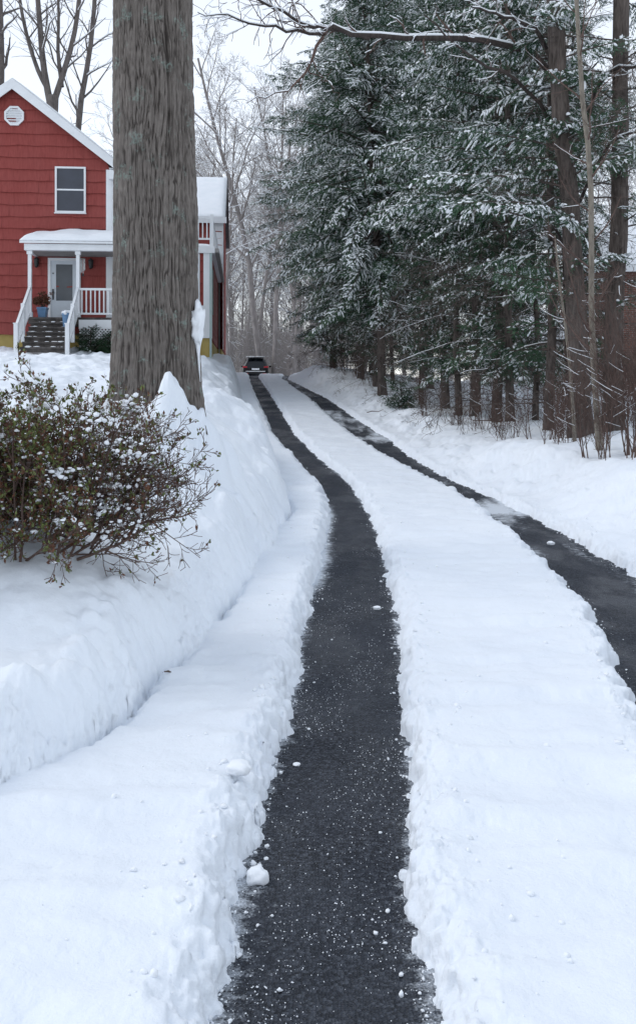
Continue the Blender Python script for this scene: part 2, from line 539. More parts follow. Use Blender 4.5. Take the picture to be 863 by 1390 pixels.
def terrain():
    half = YR.clip(1.4) + .9
    X = np.zeros((len(YR), len(ti) + 2 * len(so)))
    inner = ti[None] * half[:, None]
    e = .46 * half
    outer = e[:, None] + (np.maximum(160 - e, 10))[:, None] * (so[None] ** 2.6)
    X[:, :len(so)] = -outer[:, ::-1]
    X[:, len(so):len(so) + len(ti)] = inner
    X[:, len(so) + len(ti):] = outer
    Y = np.repeat(YR[:, None], X.shape[1], 1)
    Z = snow_height(X, Y)
    n, m = X.shape
    i = np.arange(n * m).reshape(n, m)
    F = np.stack([i[:-1, :-1], i[:-1, 1:], i[1:, 1:], i[1:, :-1]], -1).reshape(-1, 4)
    # lumpy grain pushed out along the surface, so that steep faces crumble too
    r = np.where((YR > -1) & (YR < 17))[0]
    c = slice(len(so), len(so) + len(ti))
    x, y, z = X[r, c], Y[r, c], Z[r, c]
    e = np.stack([np.gradient(x, axis=1), np.gradient(y, axis=1), np.gradient(z, axis=1)], -1)
    g = np.stack([np.gradient(x, axis=0), np.gradient(y, axis=0), np.gradient(z, axis=0)], -1)
    nn = np.cross(e, g)
    nn /= np.linalg.norm(nn, axis=2, keepdims=True) + 1e-12
    steep = np.clip((1 - nn[:, :, 2]) * 3.2, 0, 1)
    steep = (steep + np.roll(steep, 3, 1) + np.roll(steep, -3, 1)) / 3
    onbank = np.clip((KK(y) - x + .02) / .10, 0, 1)
    amp = np.clip(.10 + steep, 0, 1) * (z > zd(y) - .012) * (1 - onbank * np.clip(.80 - .75 * sstep(-.1, .4, fbm2(x * 1.3, y * 1.3, 2, 120)) * (z < zd(y) + .50), 0, 1))
    q = noise3(x * 16, y * 16, z * 16, 101) * .016 + noise3(x * 37, y * 37, z * 37, 102) * .011 + noise3(x * 80, y * 80, z * 80, 103) * .005
    dv = nn * (q * amp)[:, :, None]
    X[r, c], Y[r, c], Z[r, c] = x + dv[:, :, 0], y + dv[:, :, 1], z + dv[:, :, 2]
    V = np.stack([X, Y, Z], -1).reshape(-1, 3)
    tag(np_obj('snowy_ground', V, F, M['snow'], None, True), kind='structure')


def drive():
    ys = YR[(YR > -13) & (YR < 85)]
    k = np.linspace(0, 1, 150)
    a, d = LL(ys) - .7, RR(ys) + .7
    X = a[:, None] + (d - a)[:, None] * k[None]
    Y = np.repeat(ys[:, None], len(k), 1)
    Z = zd(Y) + .004 * noise2(X * 1.5, Y * 1.5, 5)
    # thin films of snow the shovel left, as they lie on the drive
    mid = (RL(Y) + RR(Y)) / 2
    onr = np.abs(X - mid) < .75
    film = np.where(onr, np.interp(Y, [0, 6, 11, 12.4, 13, 14.2, 14.8, 16, 17, 21, 22.5, 29, 30.5, 34, 35, 60], [.11, .14, .24, .34, .70, .70, .34, .40, .16, .20, .52, .56, .20, .16, .35, .25]), 0)
    film = film + np.where(onr, .26 * noise2(X * 3.5, Y * .9, 6) + .16 * noise2(X * 9, Y * 2.5, 7), 0)
    l = X - LL(Y)
    film = film + np.where(~onr, .12 + .10 * noise2(X * 1.5, Y * 4, 8), 0)
    film = film + np.where(~onr, .62 * np.exp(-np.maximum(l, 0) / .10) * np.interp(Y, [3, 6, 8, 9, 13, 14, 18], [.35, .35, .4, 1.0, 1.0, .35, .3]), 0)
    film = film + np.where(~onr, .42 * np.exp(-np.maximum(LR(Y) - X, 0) / .05) + .25 * np.exp(-np.maximum(l, 0) / .05), 0)
    n, m = X.shape
    i = np.arange(n * m).reshape(n, m)
    F = np.stack([i[:-1, :-1], i[:-1, 1:], i[1:, 1:], i[1:, :-1]], -1).reshape(-1, 4)
    o = np_obj('driveway', np.stack([X, Y, Z], -1).reshape(-1, 3), F, M['asphalt'], None, True, attr={'snow_film': film.ravel()})
    tag(o, kind='structure')


terrain()
drive()


# ---------------------------------------------------------------- snow crumbs, salt, chunks
def ico(sub=1):
    import bmesh
    bm = bmesh.new()
    bmesh.ops.create_icosphere(bm, subdivisions=sub, radius=1)
    v = np.array([p.co[:] for p in bm.verts])
    f = np.array([[q.index for q in p.verts] for p in bm.faces])
    bm.free()
    return v, f


ICO1, ICO2, ICO3 = ico(1), ico(2), ico(3)


def blobs(C, R, base, rng, squash=.8, rough=.25):
    """many lumpy pebbles in one array pair"""
    v, f = base
    n, m = len(C), len(v)
    S = R[:, None, None] * (1 + rough * rng.standard_normal((n, m, 1)))
    ax = rng.uniform(.7, 1.3, (n, 1, 3))
    ax[:, :, 2] *= squash
    V = C[:, None, :] + v[None] * S * ax
    F = (np.arange(n)[:, None, None] * m + f[None]).reshape(-1, 3)
    return V.reshape(-1, 3), F


def debris():
    rng = np.random.default_rng(5)
    n = 5200
    y = 2.3 * np.exp(rng.random(n) * math.log(24 / 2.3))
    side = rng.integers(0, 4, n)
    edge = np.choose(side, [LL(y), LR(y), RL(y), RR(y)])
    sgn = np.choose(side, [1, -1, 1, -1])
    off = rng.exponential(.04, n) - .035
    x = edge + sgn * off
    r = .0020 + .009 * rng.random(n) ** 6
    z = zd(y) + r * .4
    V, F = blobs(np.stack([x, y, z], 1), r, ICO1, rng)
    tag(np_obj('snow_crumbs', V, F, M['bsnow'], None, True), 'crumbs of snow scattered along the shovelled edges of the drive', 'snow', kind='stuff')
    n = 900                                             # thrown crumbs resting on the snow beside the edges
    y = 2.4 * np.exp(rng.random(n) * math.log(14 / 2.4))
    side = rng.integers(0, 4, n)
    edge = np.choose(side, [LL(y), LR(y), RL(y), RR(y)])
    x = edge + np.choose(side, [-1, 1, -1, 1]) * (.10 + rng.exponential(.16, n))
    r = .003 + .013 * rng.random(n) ** 4
    V2, F2 = blobs(np.stack([x, y, snow_height(x, y) + r * .3], 1), r, ICO1, rng, .8, .25)
    bpy.data.objects.remove(bpy.data.objects['snow_crumbs'])
    V, F = join([(V, F), (V2, F2)])
    tag(np_obj('snow_crumbs', V, F, M['bsnow'], None, True), 'crumbs of snow scattered along the shovelled edges of the drive', 'snow', kind='stuff')
    n = 6000
    y = 2.3 + 8 * rng.random(n) ** 1.6
    a, b = LL(y), LR(y)
    t = rng.random(n)
    dens = noise2(t * 3, y * 1.6, 9) + .35 * rng.standard_normal(n)
    keep = (dens > .22) & (t > .04)
    x, y = (a + (b - a) * t)[keep], y[keep]
    r = .0012 + .0022 * rng.random(len(x)) ** 2
    V, F = blobs(np.stack([x, y, zd(y) + r * .5], 1), r, (np.array([[1, 0, 0], [-1, 0, 0], [0, 1, 0], [0, -1, 0], [0, 0, 1], [0, 0, -1.]]),
                 np.array([[0, 2, 4], [2, 1, 4], [1, 3, 4], [3, 0, 4], [2, 0, 5], [1, 2, 5], [3, 1, 5], [0, 3, 5]])), rng, 1, .1)
    tag(np_obj('salt_grains', V, F, M['bsnow']), 'white salt grains spilled over the dark asphalt strip', 'salt', kind='stuff')

    def chunk(x, y, r, label, sq=.75, name='snow_chunk', z=None, seed=0):
        rg = np.random.default_rng(seed)
        v, f = ICO3
        k = 1 + .22 * noise3(v[:, 0] * 1.7 + seed, v[:, 1] * 1.7, v[:, 2] * 1.7, seed) + .12 * noise3(v[:, 0] * 5, v[:, 1] * 5 + seed, v[:, 2] * 5, seed)
        V = v * k[:, None] * r
        V[:, 2] *= sq
        o = np_obj(name, V, f, M['bsnow'], None, True)
        o.location = (x, y, (float(zd(y)) if z is None else z) + r * sq * .6)
        tag(o, label, 'snow chunk')

    chunk(-.215, 3.32, .042, 'round snowball lying on the asphalt against the left shovelled edge', seed=1)
    chunk(.47, 7.45, .034, 'flat white snow chunk lying on the asphalt halfway up the near strip', .45, seed=2)
    chunk(-.10, 4.35, .018, 'small greyish lump of slush on the dark asphalt strip near the bank', .35, seed=3)
    chunk(-.33, 3.9, .05, 'rounded lump of snow resting on the shelf between strip and bank', .6, z=.15, seed=4)
    chunk(2.62, 10.5, .045, 'snow lump at the far edge of the second cleared strip', .5, seed=5)



# ---------------------------------------------------------------- branches as tubes
def tubes(polys, sides, snow=False, snow_max=.8, lift=.55, scale=.8, add=.004):
    """polys: (points k x 3, radii k). one array pair of quads, all polylines batched by length"""
    by = {}
    for p, r in polys:
        by.setdefault(len(p), []).append((p, r))
    VV, FF, base = [], [], 0
    for k, L in by.items():
        P = np.array([p for p, _ in L], float)
        R = np.array([r for _, r in L], float)
        T = np.gradient(P, axis=1)
        T /= np.linalg.norm(T, axis=2, keepdims=True) + 1e-9
        if snow:
            flat = np.clip((snow_max - np.abs(T[:, :, 2])) * 4, 0, 1)
            P = P.copy()
            P[:, :, 2] += R * lift + flat * add * .5
            R = (R * scale + add) * flat
        ref = np.where(np.abs(T[:, :1, 2:3]) > .9, np.array([1., 0, 0]), np.array([0, 0, 1.]))
        N = ref - (ref * T).sum(2, keepdims=True) * T
        N /= np.linalg.norm(N, axis=2, keepdims=True) + 1e-9
        B = np.cross(T, N)
        an = np.arange(sides) * 2 * math.pi / sides
        V = P[:, :, None] + R[:, :, None, None] * (np.cos(an)[None, None, :, None] * N[:, :, None] + np.sin(an)[None, None, :, None] * B[:, :, None])
        n = len(L)
        i = base + np.arange(n * k * sides).reshape(n, k, sides)
        j = np.roll(i, -1, axis=2)
        F = np.stack([i[:, :-1], j[:, :-1], j[:, 1:], i[:, 1:]], -1).reshape(-1, 4)
        VV.append(V.reshape(-1, 3))
        FF.append(F)
        base += n * k * sides
    return (np.concatenate(VV), np.concatenate(FF)) if VV else (np.zeros((0, 3)), np.zeros((0, 4), int))


def join(pairs):
    V, F, b = [], [], 0
    for v, f in pairs:
        if len(v):
            V.append(v)
            F.append(f + b)
            b += len(v)
    return np.concatenate(V), np.concatenate(F)


debris()


def nrm(v):
    l = math.sqrt(v[0] * v[0] + v[1] * v[1] + v[2] * v[2]) + 1e-9
    return (v[0] / l, v[1] / l, v[2] / l)


def side_dir(rng, t, ang, az):
    """a direction at angle ang from t, turned az round it"""
    ref = (0, 0, 1) if abs(t[2]) < .9 else (1, 0, 0)
    n = nrm((t[1] * ref[2] - t[2] * ref[1], t[2] * ref[0] - t[0] * ref[2], t[0] * ref[1] - t[1] * ref[0]))
    b = (t[1] * n[2] - t[2] * n[1], t[2] * n[0] - t[0] * n[2], t[0] * n[1] - t[1] * n[0])
    c, s = math.cos(ang), math.sin(ang)
    ca, sa = math.cos(az), math.sin(az)
    return nrm(tuple(t[i] * c + (n[i] * ca + b[i] * sa) * s for i in range(3)))


def sample(poly, t):
    p, r = poly
    q = t * (len(p) - 1)
    i = min(int(q), len(p) - 2)
    f = q - i
    pos = tuple(p[i][a] * (1 - f) + p[i + 1][a] * f for a in range(3))
    d = nrm(tuple(p[i + 1][a] - p[i][a] for a in range(3)))
    return pos, d, r[i] * (1 - f) + r[i + 1] * f


KP = (9, 7, 5, 4, 3, 3)


def grow(rng, p, d, L, r0, lvl, maxl, out, S):
    k = KP[lvl]
    pts, rad = [p], [r0]
    st = L / (k - 1)
    for i in range(1, k):
        w = S['wander'] * (.6 if lvl == 0 else 1)
        d = nrm((d[0] + rng.gauss(0, w), d[1] + rng.gauss(0, w), d[2] + rng.gauss(0, w) + S['up'][lvl]))
        p = (p[0] + d[0] * st, p[1] + d[1] * st, p[2] + d[2] * st)
        pts.append(p)
        rad.append(max(S['rmin'], r0 * (1 - S['taper'] * i / (k - 1))))
    poly = (pts, rad)
    out.setdefault(lvl, []).append(poly)
    if lvl < maxl:
        sprout(rng, poly, L, lvl, maxl, out, S)


def sprout(rng, poly, L, lvl, maxl, out, S, t0=None, n=None):
    n = n or S['n'][lvl]
    t0 = S['t0'][lvl] if t0 is None else t0
    az = rng.random() * 6.28
    for j in range(n):
        t = t0 + (1 - t0) * (j + rng.random() * .8) / n
        pos, td, r = sample(poly, min(t, .999))
        az += 2.4 + rng.gauss(0, .4)
        ang = S['ang'][lvl] * rng.uniform(.75, 1.2)
        grow(rng, pos, side_dir(rng, td, ang, az), L * S['len'][lvl] * (1.15 - .6 * t) * rng.uniform(.7, 1.25), max(S['rmin'], r * S['thin']), lvl + 1, maxl, out, S)


BARE = dict(wander=.10, up=(.02, .06, .05, .03, .02, 0), taper=.72, rmin=.006, n=(13, 8, 6, 4), t0=(.32, .2, .15, .1), ang=(.75, .75, .75, .8), len=(.42, .45, .5, .55), thin=.55)


def tree_parts(root, out, bark, twig, sides=(9, 6, 4, 3, 3, 3), split=2, snow_lv=(1, 2, 3), snow_p=1.0, rng=None, snow_add=.008):
    v, f = join([tubes(out[l], sides[l]) for l in sorted(out) if l < split])
    np_obj('trunk', v, f, bark, root, True)
    if any(l >= split for l in out):
        v, f = join([tubes(out[l], sides[l]) for l in sorted(out) if l >= split])
        np_obj('crown', v, f, twig, root, True)
    pol = [q for l in snow_lv if l in out for q in out[l] if rng is None or rng.random() < snow_p]
    if pol:
        v, f = tubes(pol, 4, True, .8, .6, .8, snow_add)
        np_obj('snow_cover', v, f, M['bsnow'], root, True)
    return root


def copy_tree(o, parent=None):
    c = o.copy()
    COL.objects.link(c)
    c.parent = parent
    for ch in list(o.children):
        copy_tree(ch, c)
    return c


def place(o, x, y, z, rz, s, label=None, group=None):
    o.location = (x, y, z)
    o.rotation_euler = (0, 0, rz)
    o.scale = (s, s, s) if isinstance(s, (int, float)) else s
    if label: o['label'] = label
    if group: o['group'] = group
    elif 'group' in o: del o['group']
    return o


# ---------------------------------------------------------------- the big oak beside the shrub
def oak():
    tx, ty = TRUNK
    root = empty('oak_tree', (tx, ty, 1.2), 'massive grey-brown furrowed trunk rising between the leafy shrub and the red house', 'tree')
    n, m = 720, 900
    th = np.linspace(0, 2 * math.pi, n, endpoint=False)
    z = np.concatenate([np.linspace(0, 5.2, 720, endpoint=False), np.linspace(5.2, 12, m - 720)])
    TH, Z = np.meshgrid(th, z)
    R = np.interp(Z, [0, .25, .6, 1.1, 2.3, 4.6, 12], [.555, .505, .468, .448, .424, .400, .34])
    R = R * (1 + .018 * np.sin(2 * TH + .7) + .025 * np.exp(-Z / .35) * np.sin(5 * TH + .5))
    cx, cy = np.cos(TH), np.sin(TH)
    wx = .10 * noise3(cx * 2.2, cy * 2.2, Z * 1.1, 3)
    wob = .5 * noise3(cx * 5, cy * 5, Z * 2.0, 8)
    a = noise3((cx + wx) * 19, (cy + wx) * 19, Z * 2.0 + wob, 5)
    b = noise3((cx + wx) * 36 + 7, (cy + wx) * 36, Z * 5.5 + wob, 6)
    c = noise3(cx * 60, cy * 60, Z * 11, 7)
    ridge = (1 - np.abs(a)) * .55 + (1 - np.abs(b)) * .45
    fis = np.clip((ridge - .45) / .5, 0, 1)
    disp = .022 * (1 - fis ** 1.6) + .006 * c + .012 * noise3(cx * 3, cy * 3, Z * .8, 9)
    # hollow seam on the side towards the drive, upper part
    seam = np.exp(-((TH - 5.25 - .12 * noise2(Z * 2, Z * 0, 4)) / .05) ** 2) * sstep(2.8, 3.6, Z) * .035
    R = R + disp - .02 - seam
    lean = .012 * Z
    V = np.stack([R * cx - lean * .25 + .02 * noise2(Z * .5, Z * 0 + 3, 2), R * cy, Z], -1).reshape(-1, 3)
    i = np.arange(n * m).reshape(m, n)
    j = np.roll(i, -1, axis=1)
    F = np.stack([i[:-1], j[:-1], j[1:], i[1:]], -1).reshape(-1, 4)
    np_obj('trunk', V, F, M['oak'], root, True, attr={'fissure': (1 - fis ** 1.6 * .85 - seam * 12).ravel()})
    rng = random.Random(3)
    out = {}
    S = dict(BARE, n=(7, 6, 5, 3))
    for k in range(7):
        az = k * 2.4 + .6
        grow(rng, (0, 0, 9.5 + k * .4), nrm((math.cos(az), math.sin(az), .8)), rng.uniform(4, 6), .15, 1, 3, out, S)
    v, f = join([tubes(out[l], (9, 7, 4, 3)[l]) for l in out])
    np_obj('crown', v, f, M['oak'], root, True)
    rt = [(np.array([(.40, -.28, .36), (.47, -.37, .29), (.53, -.44, .22), (.58, -.49, .10)]), np.array([.06, .05, .045, .03]))]
    np_obj('root', *tubes(rt, 9), M['oak'], root, True, attr={'fissure': np.full(36, .3)})
    # snow stuck to the side of the bark
    v, f = ICO3
    k = 1 + .38 * noise3(v[:, 0] * 2.2, v[:, 1] * 2, v[:, 2] * 3.4, 3) + .2 * noise3(v[:, 0] * 6, v[:, 1] * 6, v[:, 2] * 6, 4)
    V = v * k[:, None]
    lo = np.clip((V[:, 2] + 1) / 2, 0, 1)
    V = V * np.array([.085, .11, .24])
    V[:, :2] *= (.40 + .65 * lo ** .7)[:, None]
    o = np_obj('snow_clump', V, f, M['bsnow'], None, True)
    o.location = (tx + .455, ty - .12, 2.40)
    tag(o, 'white clump of snow stuck to the side of the big trunk', 'snow clump')
    st = [(np.array([(0, 0, .2), (.005, -.01, .02), (.012, 0, -.10), (.02, 0, -.22), (.03, 0, -.34)]), np.array([.03, .022, .013, .009, .003]))]
    o2 = np_obj('snow_strip', *tubes(st, 8), M['bsnow'], o, True)
    o2.location = (.0, .0, -.22)


oak()


# ---------------------------------------------------------------- hemlocks
def hemlock_branch(rng, L, droop=.16, snowp=.65, lush=1.0):
    """needle quads (n,4,3), snow grid strips and the wood of one flat drooping branch along +x"""
    def stem(s):
        return np.stack([s, .05 * L * np.sin(s * 2.1 / L + rng.random()), .10 * s - droop * s ** 2 / L * (1 + .25 * s / L)], -1)
    ph = rng.random()
    stem_s = np.linspace(0, L, 8)
    N, SN, DU = [], [], []
    up = np.array([0, 0, 1.])
    pos = np.arange(.14 * L, L, .075 / lush)
    for s in pos:
        for sd in (-1, 1):
            if rng.random() < .08: continue
            o = np.array([s, .03 * L * math.sin(3 * s / L + ph * 6), .10 * s - droop * s ** 2 / L * (1 + .25 * s / L)])
            slope = .10 - 2 * droop * s / L
            f = s / L
            l = (.20 + .30 * min(1, L / 3)) * (1.05 - .62 * max(0, (f - .45) / .55)) * min(1, .45 + f * 1.6) * rng.uniform(.6, 1.25)
            an = math.radians(rng.uniform(38, 68)) * sd
            e = np.array([math.cos(an), math.sin(an), slope * .8 - .16 + rng.normal(0, .30)])
            e /= np.linalg.norm(e)
            lat = np.cross(up, e)
            lat /= np.linalg.norm(lat)
            nb = max(4, int(l / .026))
            t = (np.arange(nb) + .3) / nb
            sg = np.where(np.arange(nb) % 2, 1, -1)
            P = o + e * (t * l)[:, None]
            P[:, 2] -= .28 * (t * l) ** 2 / max(l, .2)
            bl = (.125 - .05 * t) * rng.uniform(.7, 1.35, nb)
            D = e[None] * rng.uniform(.7, 1.0, nb)[:, None] + lat[None] * (sg * rng.uniform(.5, 1.0, nb))[:, None] + np.array([0, 0, -1.]) * rng.uniform(.0, .55, nb)[:, None]
            D /= np.linalg.norm(D, axis=1)[:, None]
            W = np.cross(D, up[None] + rng.normal(0, .35, (nb, 3)))
            W /= np.linalg.norm(W, axis=1)[:, None]
            w = rng.uniform(.009, .016, nb)[:, None]
            Q = np.stack([P, P + D * (bl * .45)[:, None] + W * w, P + D * bl[:, None], P + D * (bl * .45)[:, None] - W * w], 1)
            N.append(Q)
            du = Q[rng.random(nb) < snowp * .17].copy()         # needles powdered white
            du[:, :, 2] += .007
            DU.append(du)
            # snow on this sprig
            for _ in range(2):
                if rng.random() > snowp * .78: continue
                k = 5
                a = rng.uniform(.0, .7)
                b = min(1.1, a + rng.uniform(.2, .55))
                ts = np.linspace(a, b, k)
                C = o + e * (ts * l)[:, None] + lat * rng.normal(0, .022)
                C[:, 2] -= .28 * (ts * l) ** 2 / max(l, .2)
                wd = np.sin(np.linspace(.3, math.pi - .25, k)) * rng.uniform(.012, .036) * rng.uniform(.65, 1.3, k)
                hh = wd * rng.uniform(.5, .9)
                C[:, 2] += .006
                row = np.stack([C + lat * wd[:, None] - up * .012, C + lat * (wd * .55)[:, None] + up * (hh * .8)[:, None], C + up * hh[:, None] + rng.normal(0, .004, (k, 3)),
                                C - lat * (wd * .55)[:, None] + up * (hh * .8)[:, None], C - lat * wd[:, None] - up * .012], 1)
                SN.append(row)
    wood = (np.stack([stem_s, .03 * L * np.sin(3 * stem_s / L + ph * 6), .10 * stem_s - droop * stem_s ** 2 / L * (1 + .25 * stem_s / L)], 1), np.linspace(.008 + .007 * L, .004, 8))
    return dict(L=L, N=np.concatenate(N) if N else np.zeros((0, 4, 3)), S=np.array(SN) if SN else np.zeros((0, 5, 5, 3)), D=np.concatenate(DU), W=wood)


_r = np.random.default_rng(21)
PROTO = {}
for L_ in (.7, 1.2, 1.8, 2.5, 3.2, 4.0, 5.0):
    PROTO[L_] = {'snowy': [hemlock_branch(_r, L_, .17, .85) for _ in range(3)], 'some': [hemlock_branch(_r, L_, .15, .5) for _ in range(3)], 'green': [hemlock_branch(_r, L_, .13, .16) for _ in range(2)]}


class Crown:
    def __init__(s):
        s.N, s.S, s.D, s.W = [], [], [], []

    def branch(s, rng, base, az, L, pitch, kind):
        key = min(PROTO, key=lambda q: abs(q - L))
        pr = PROTO[key][kind][rng.integers(len(PROTO[key][kind]))]
        k = L / key
        ca, sa, cp, sp = math.cos(az), math.sin(az), math.cos(pitch), math.sin(pitch)
        roll = rng.normal(0, .5)
        cr, sr = math.cos(roll), math.sin(roll)
        Rx = np.array([[1, 0, 0], [0, cr, -sr], [0, sr, cr]])
        Ry = np.array([[cp, 0, -sp], [0, 1, 0], [sp, 0, cp]])
        Rz = np.array([[ca, -sa, 0], [sa, ca, 0], [0, 0, 1]])
        A = (Rz @ Ry @ Rx) * k
        if rng.random() < .5: A = A @ np.diag([1, -1, 1])
        b = np.array(base)
        s.N.append(pr['N'] @ A.T + b)
        if len(pr['S']): s.S.append(pr['S'] @ A.T + b)
        s.D.append(pr['D'] @ A.T + b)
        s.W.append((pr['W'][0] @ A.T + b, pr['W'][1]))

    def build(s, root, dead=()):
        N = np.concatenate(s.N)
        n = len(N)
        np_obj('crown', N.reshape(-1, 3), np.arange(n * 4).reshape(n, 4), M['needle'], root)
        if s.S:
            S = np.concatenate(s.S)
            n = len(S)
            i = np.arange(n * 25).reshape(n, 5, 5)
            F = np.stack([i[:, :-1, :-1], i[:, 1:, :-1], i[:, 1:, 1:], i[:, :-1, 1:]], -1).reshape(-1, 4)
            D = np.concatenate(s.D)
            m = len(D)
            np_obj('snow_cover', np.concatenate([S.reshape(-1, 3), D.reshape(-1, 3)]), np.concatenate([F, n * 25 + np.arange(m * 4).reshape(m, 4)]), M['bsnow'], root, True)
        pr = [tubes(s.W, 4)]
        if dead:
            pr += [tubes(dead[l], (6, 5, 4, 3, 3)[l]) for l in dead]
        np_obj('branches', *join(pr), M['hembark'], root, True)


def hem_trunk(root, H, r, wob=.06, lean=(0, 0), seed=0, name='trunk'):
    z = np.concatenate([[-.4, 0, .25], np.linspace(.7, H, 14)])
    t = z / H
    x = lean[0] * t * H + wob * noise2(z * .35, z * 0 + seed, 5)
    y = lean[1] * t * H + wob * noise2(z * .35, z * 0 + seed + 9, 6)
    rad = r * (1 - .9 * np.clip(t, 0, 1)) * (1 + .35 * np.exp(-np.maximum(z, 0) / .3))
    np_obj(name, *tubes([(np.stack([x, y, z], 1), np.maximum(rad, .01))], 14), M['hembark'], root, True)
    return lambda h: (float(np.interp(h, z, x)), float(np.interp(h, z, y)), h)


def hemlock(seed, H, base, R, nb, r, sheltered=5.0, ndead=0, low=0, lean=(0, 0), power=.8, lush=1.0, label='', az_bias=None):
    rng = np.random.default_rng(seed)
    root = empty('hemlock_tree', (0, 0, 0), label, 'tree')
    axis = hem_trunk(root, H, r, .10, lean, seed)
    C = Crown()
    for i in range(nb):
        t = (i + rng.random()) / nb
        h = base + (H - base) * t ** 1.15
        env = R * (1 - ((h - base) / (H - base)) ** 1.3) ** power * min(1, .40 + (h - base) * .15) + .3
        L = env * (rng.uniform(.6, 1.12) if i % 3 else rng.uniform(.3, .6))
        az = i * 2.399 + rng.normal(0, .35)
        pitch = rng.normal(-.08, .30) + .35 * ((h - base) / (H - base)) ** 2
        p = rng.random()
        if h > sheltered: kind = 'snowy' if p < .72 else 'some'
        elif h > sheltered - 2.5: kind = 'some' if p < .6 else ('green' if p < .85 else 'snowy')
        else: kind = 'green' if p < .6 else 'some'
        C.branch(rng, axis(h), az, L, pitch, kind)
    for i in range(low):
        C.branch(rng, axis(rng.uniform(1.4, base)), rng.random() * 6.28, rng.uniform(.7, 1.6), rng.normal(-.1, .2), 'some' if rng.random() < .6 else 'green')
    dead = {}
    pr = random.Random(seed)
    S = dict(wander=.13, up=(-.03, -.02, -.01, 0, 0), taper=.8, rmin=.0035, n=(9, 5, 3, 2), t0=(.2, .2, .2, .2), ang=(.8, .8, .8, .8), len=(.4, .45, .5, .5), thin=.6)
    for i in range(ndead):
        h = pr.uniform(.6, base + 1.5)
        az = pr.random() * 6.28
        grow(pr, axis(h), nrm((math.cos(az), math.sin(az), pr.uniform(-.25, .15))), pr.uniform(1.2, 3.2), .016, 0, 3, dead, S)
    C.build(root, dead)
    if dead:
        pol = [q for l in (0, 1) if l in dead for q in dead[l] if pr.random() < .2]
        np_obj('dead_branch_snow', *tubes(pol, 4, True, .6, .8, .5, .005), M['bsnow'], root, True)
    return root


G_HEM = 'hemlocks massed along the drive'
hemA = hemlock(1, 17, 3.0, 5.6, 330, .145, 5.0, 10, 0, (-.045, 0), 1.05, label='snow-dusted dense hemlock with a slanting grey trunk at the edge of the drive')
hemB = hemlock(2, 16.5, 3.2, 3.1, 200, .12, 5.5, 12, 16, (0, 0), .8)
hemC = hemlock(3, 18, 4.6, 2.5, 80, .105, 6.0, 15, 26, (.01, 0), .7)
hemD = hemlock(4, 14, .7, 3.2, 240, .13, 5.0, 4, 0, (0, 0), .85)
used = {}
for src, x, y, rz, s, label in [
    (hemA, 2.13, 31.0, 0, 1.0, 'snow-dusted dense hemlock with a slanting grey trunk at the edge of the drive'),
    (hemB, 2.10, 34.5, 1.0, 1.05, 'straight hemlock trunk close behind the slanting one'),
    (hemA, 1.75, 37.5, 2.6, .95, 'hemlock whose boughs overhang the crest of the drive'),
    (hemD, .75, 44.0, .5, 1.22, 'low-skirted dark hemlock nearest the crest of the drive'),
    (hemD, 2.3, 41.0, 2.5, 1.15, 'bushy hemlock standing behind the crest snowbank'),
    (hemB, 3.58, 26.5, 2.0, 1.0, 'dark straight hemlock beside the small evergreen sapling'),
    (hemC, 3.66, 24.5, 0.3, .86, 'slim hemlock trunk second along the row from the sapling'),
    (hemC, 4.05, 24.2, 3.3, .80, 'thinnest of the close hemlock trunks in the middle of the row'),
    (hemB, 4.34, 25.2, 4.2, .95, 'hemlock trunk set slightly back in the middle of the row'),
    (hemB, 4.34, 22.5, 5.3, .98, 'left trunk of the close pair of hemlocks in the row'),
    (hemC, 4.52, 21.9, 1.7, .98, 'right trunk of the close pair of hemlocks, tilting outward'),
    (hemC, 5.35, 22.8, 2.9, .74, 'slender hemlock trunk between the close pair and the lone rusty one, set back'), (hemC, 3.15, 28.6, 5.1, .78, 'slender hemlock trunk just behind the small evergreen sapling'), (hemC, 2.65, 33.2, .9, .72, 'slender hemlock trunk to the right of the slanting one, farther back'), (hemC, 5.0, 26.2, 3.7, .8, 'slender hemlock trunk deep in the gap behind the close pair'),
    (hemC, 4.83, 19.5, 4.4, 1.0, 'rusty brown hemlock trunk standing alone before the two thickest trunks'),
    (hemB, 5.6, 29.5, 1.2, 1.1, 'full dark hemlock filling the gap behind the row'),
    (hemC, 7.8, 28.5, .4, 1.0, None), (hemB, 4.4, 36.0, 3.9, 1.1, None), (hemD, 5.0, 43, 1.0, 1.2, None),
]:
    o = copy_tree(src) if src in used else src
    used[src] = 1
    place(o, x, y, ground_at(x, y) - .12, rz, s, label or 'hemlock crown partly hidden in the mass behind the front row', G_HEM)


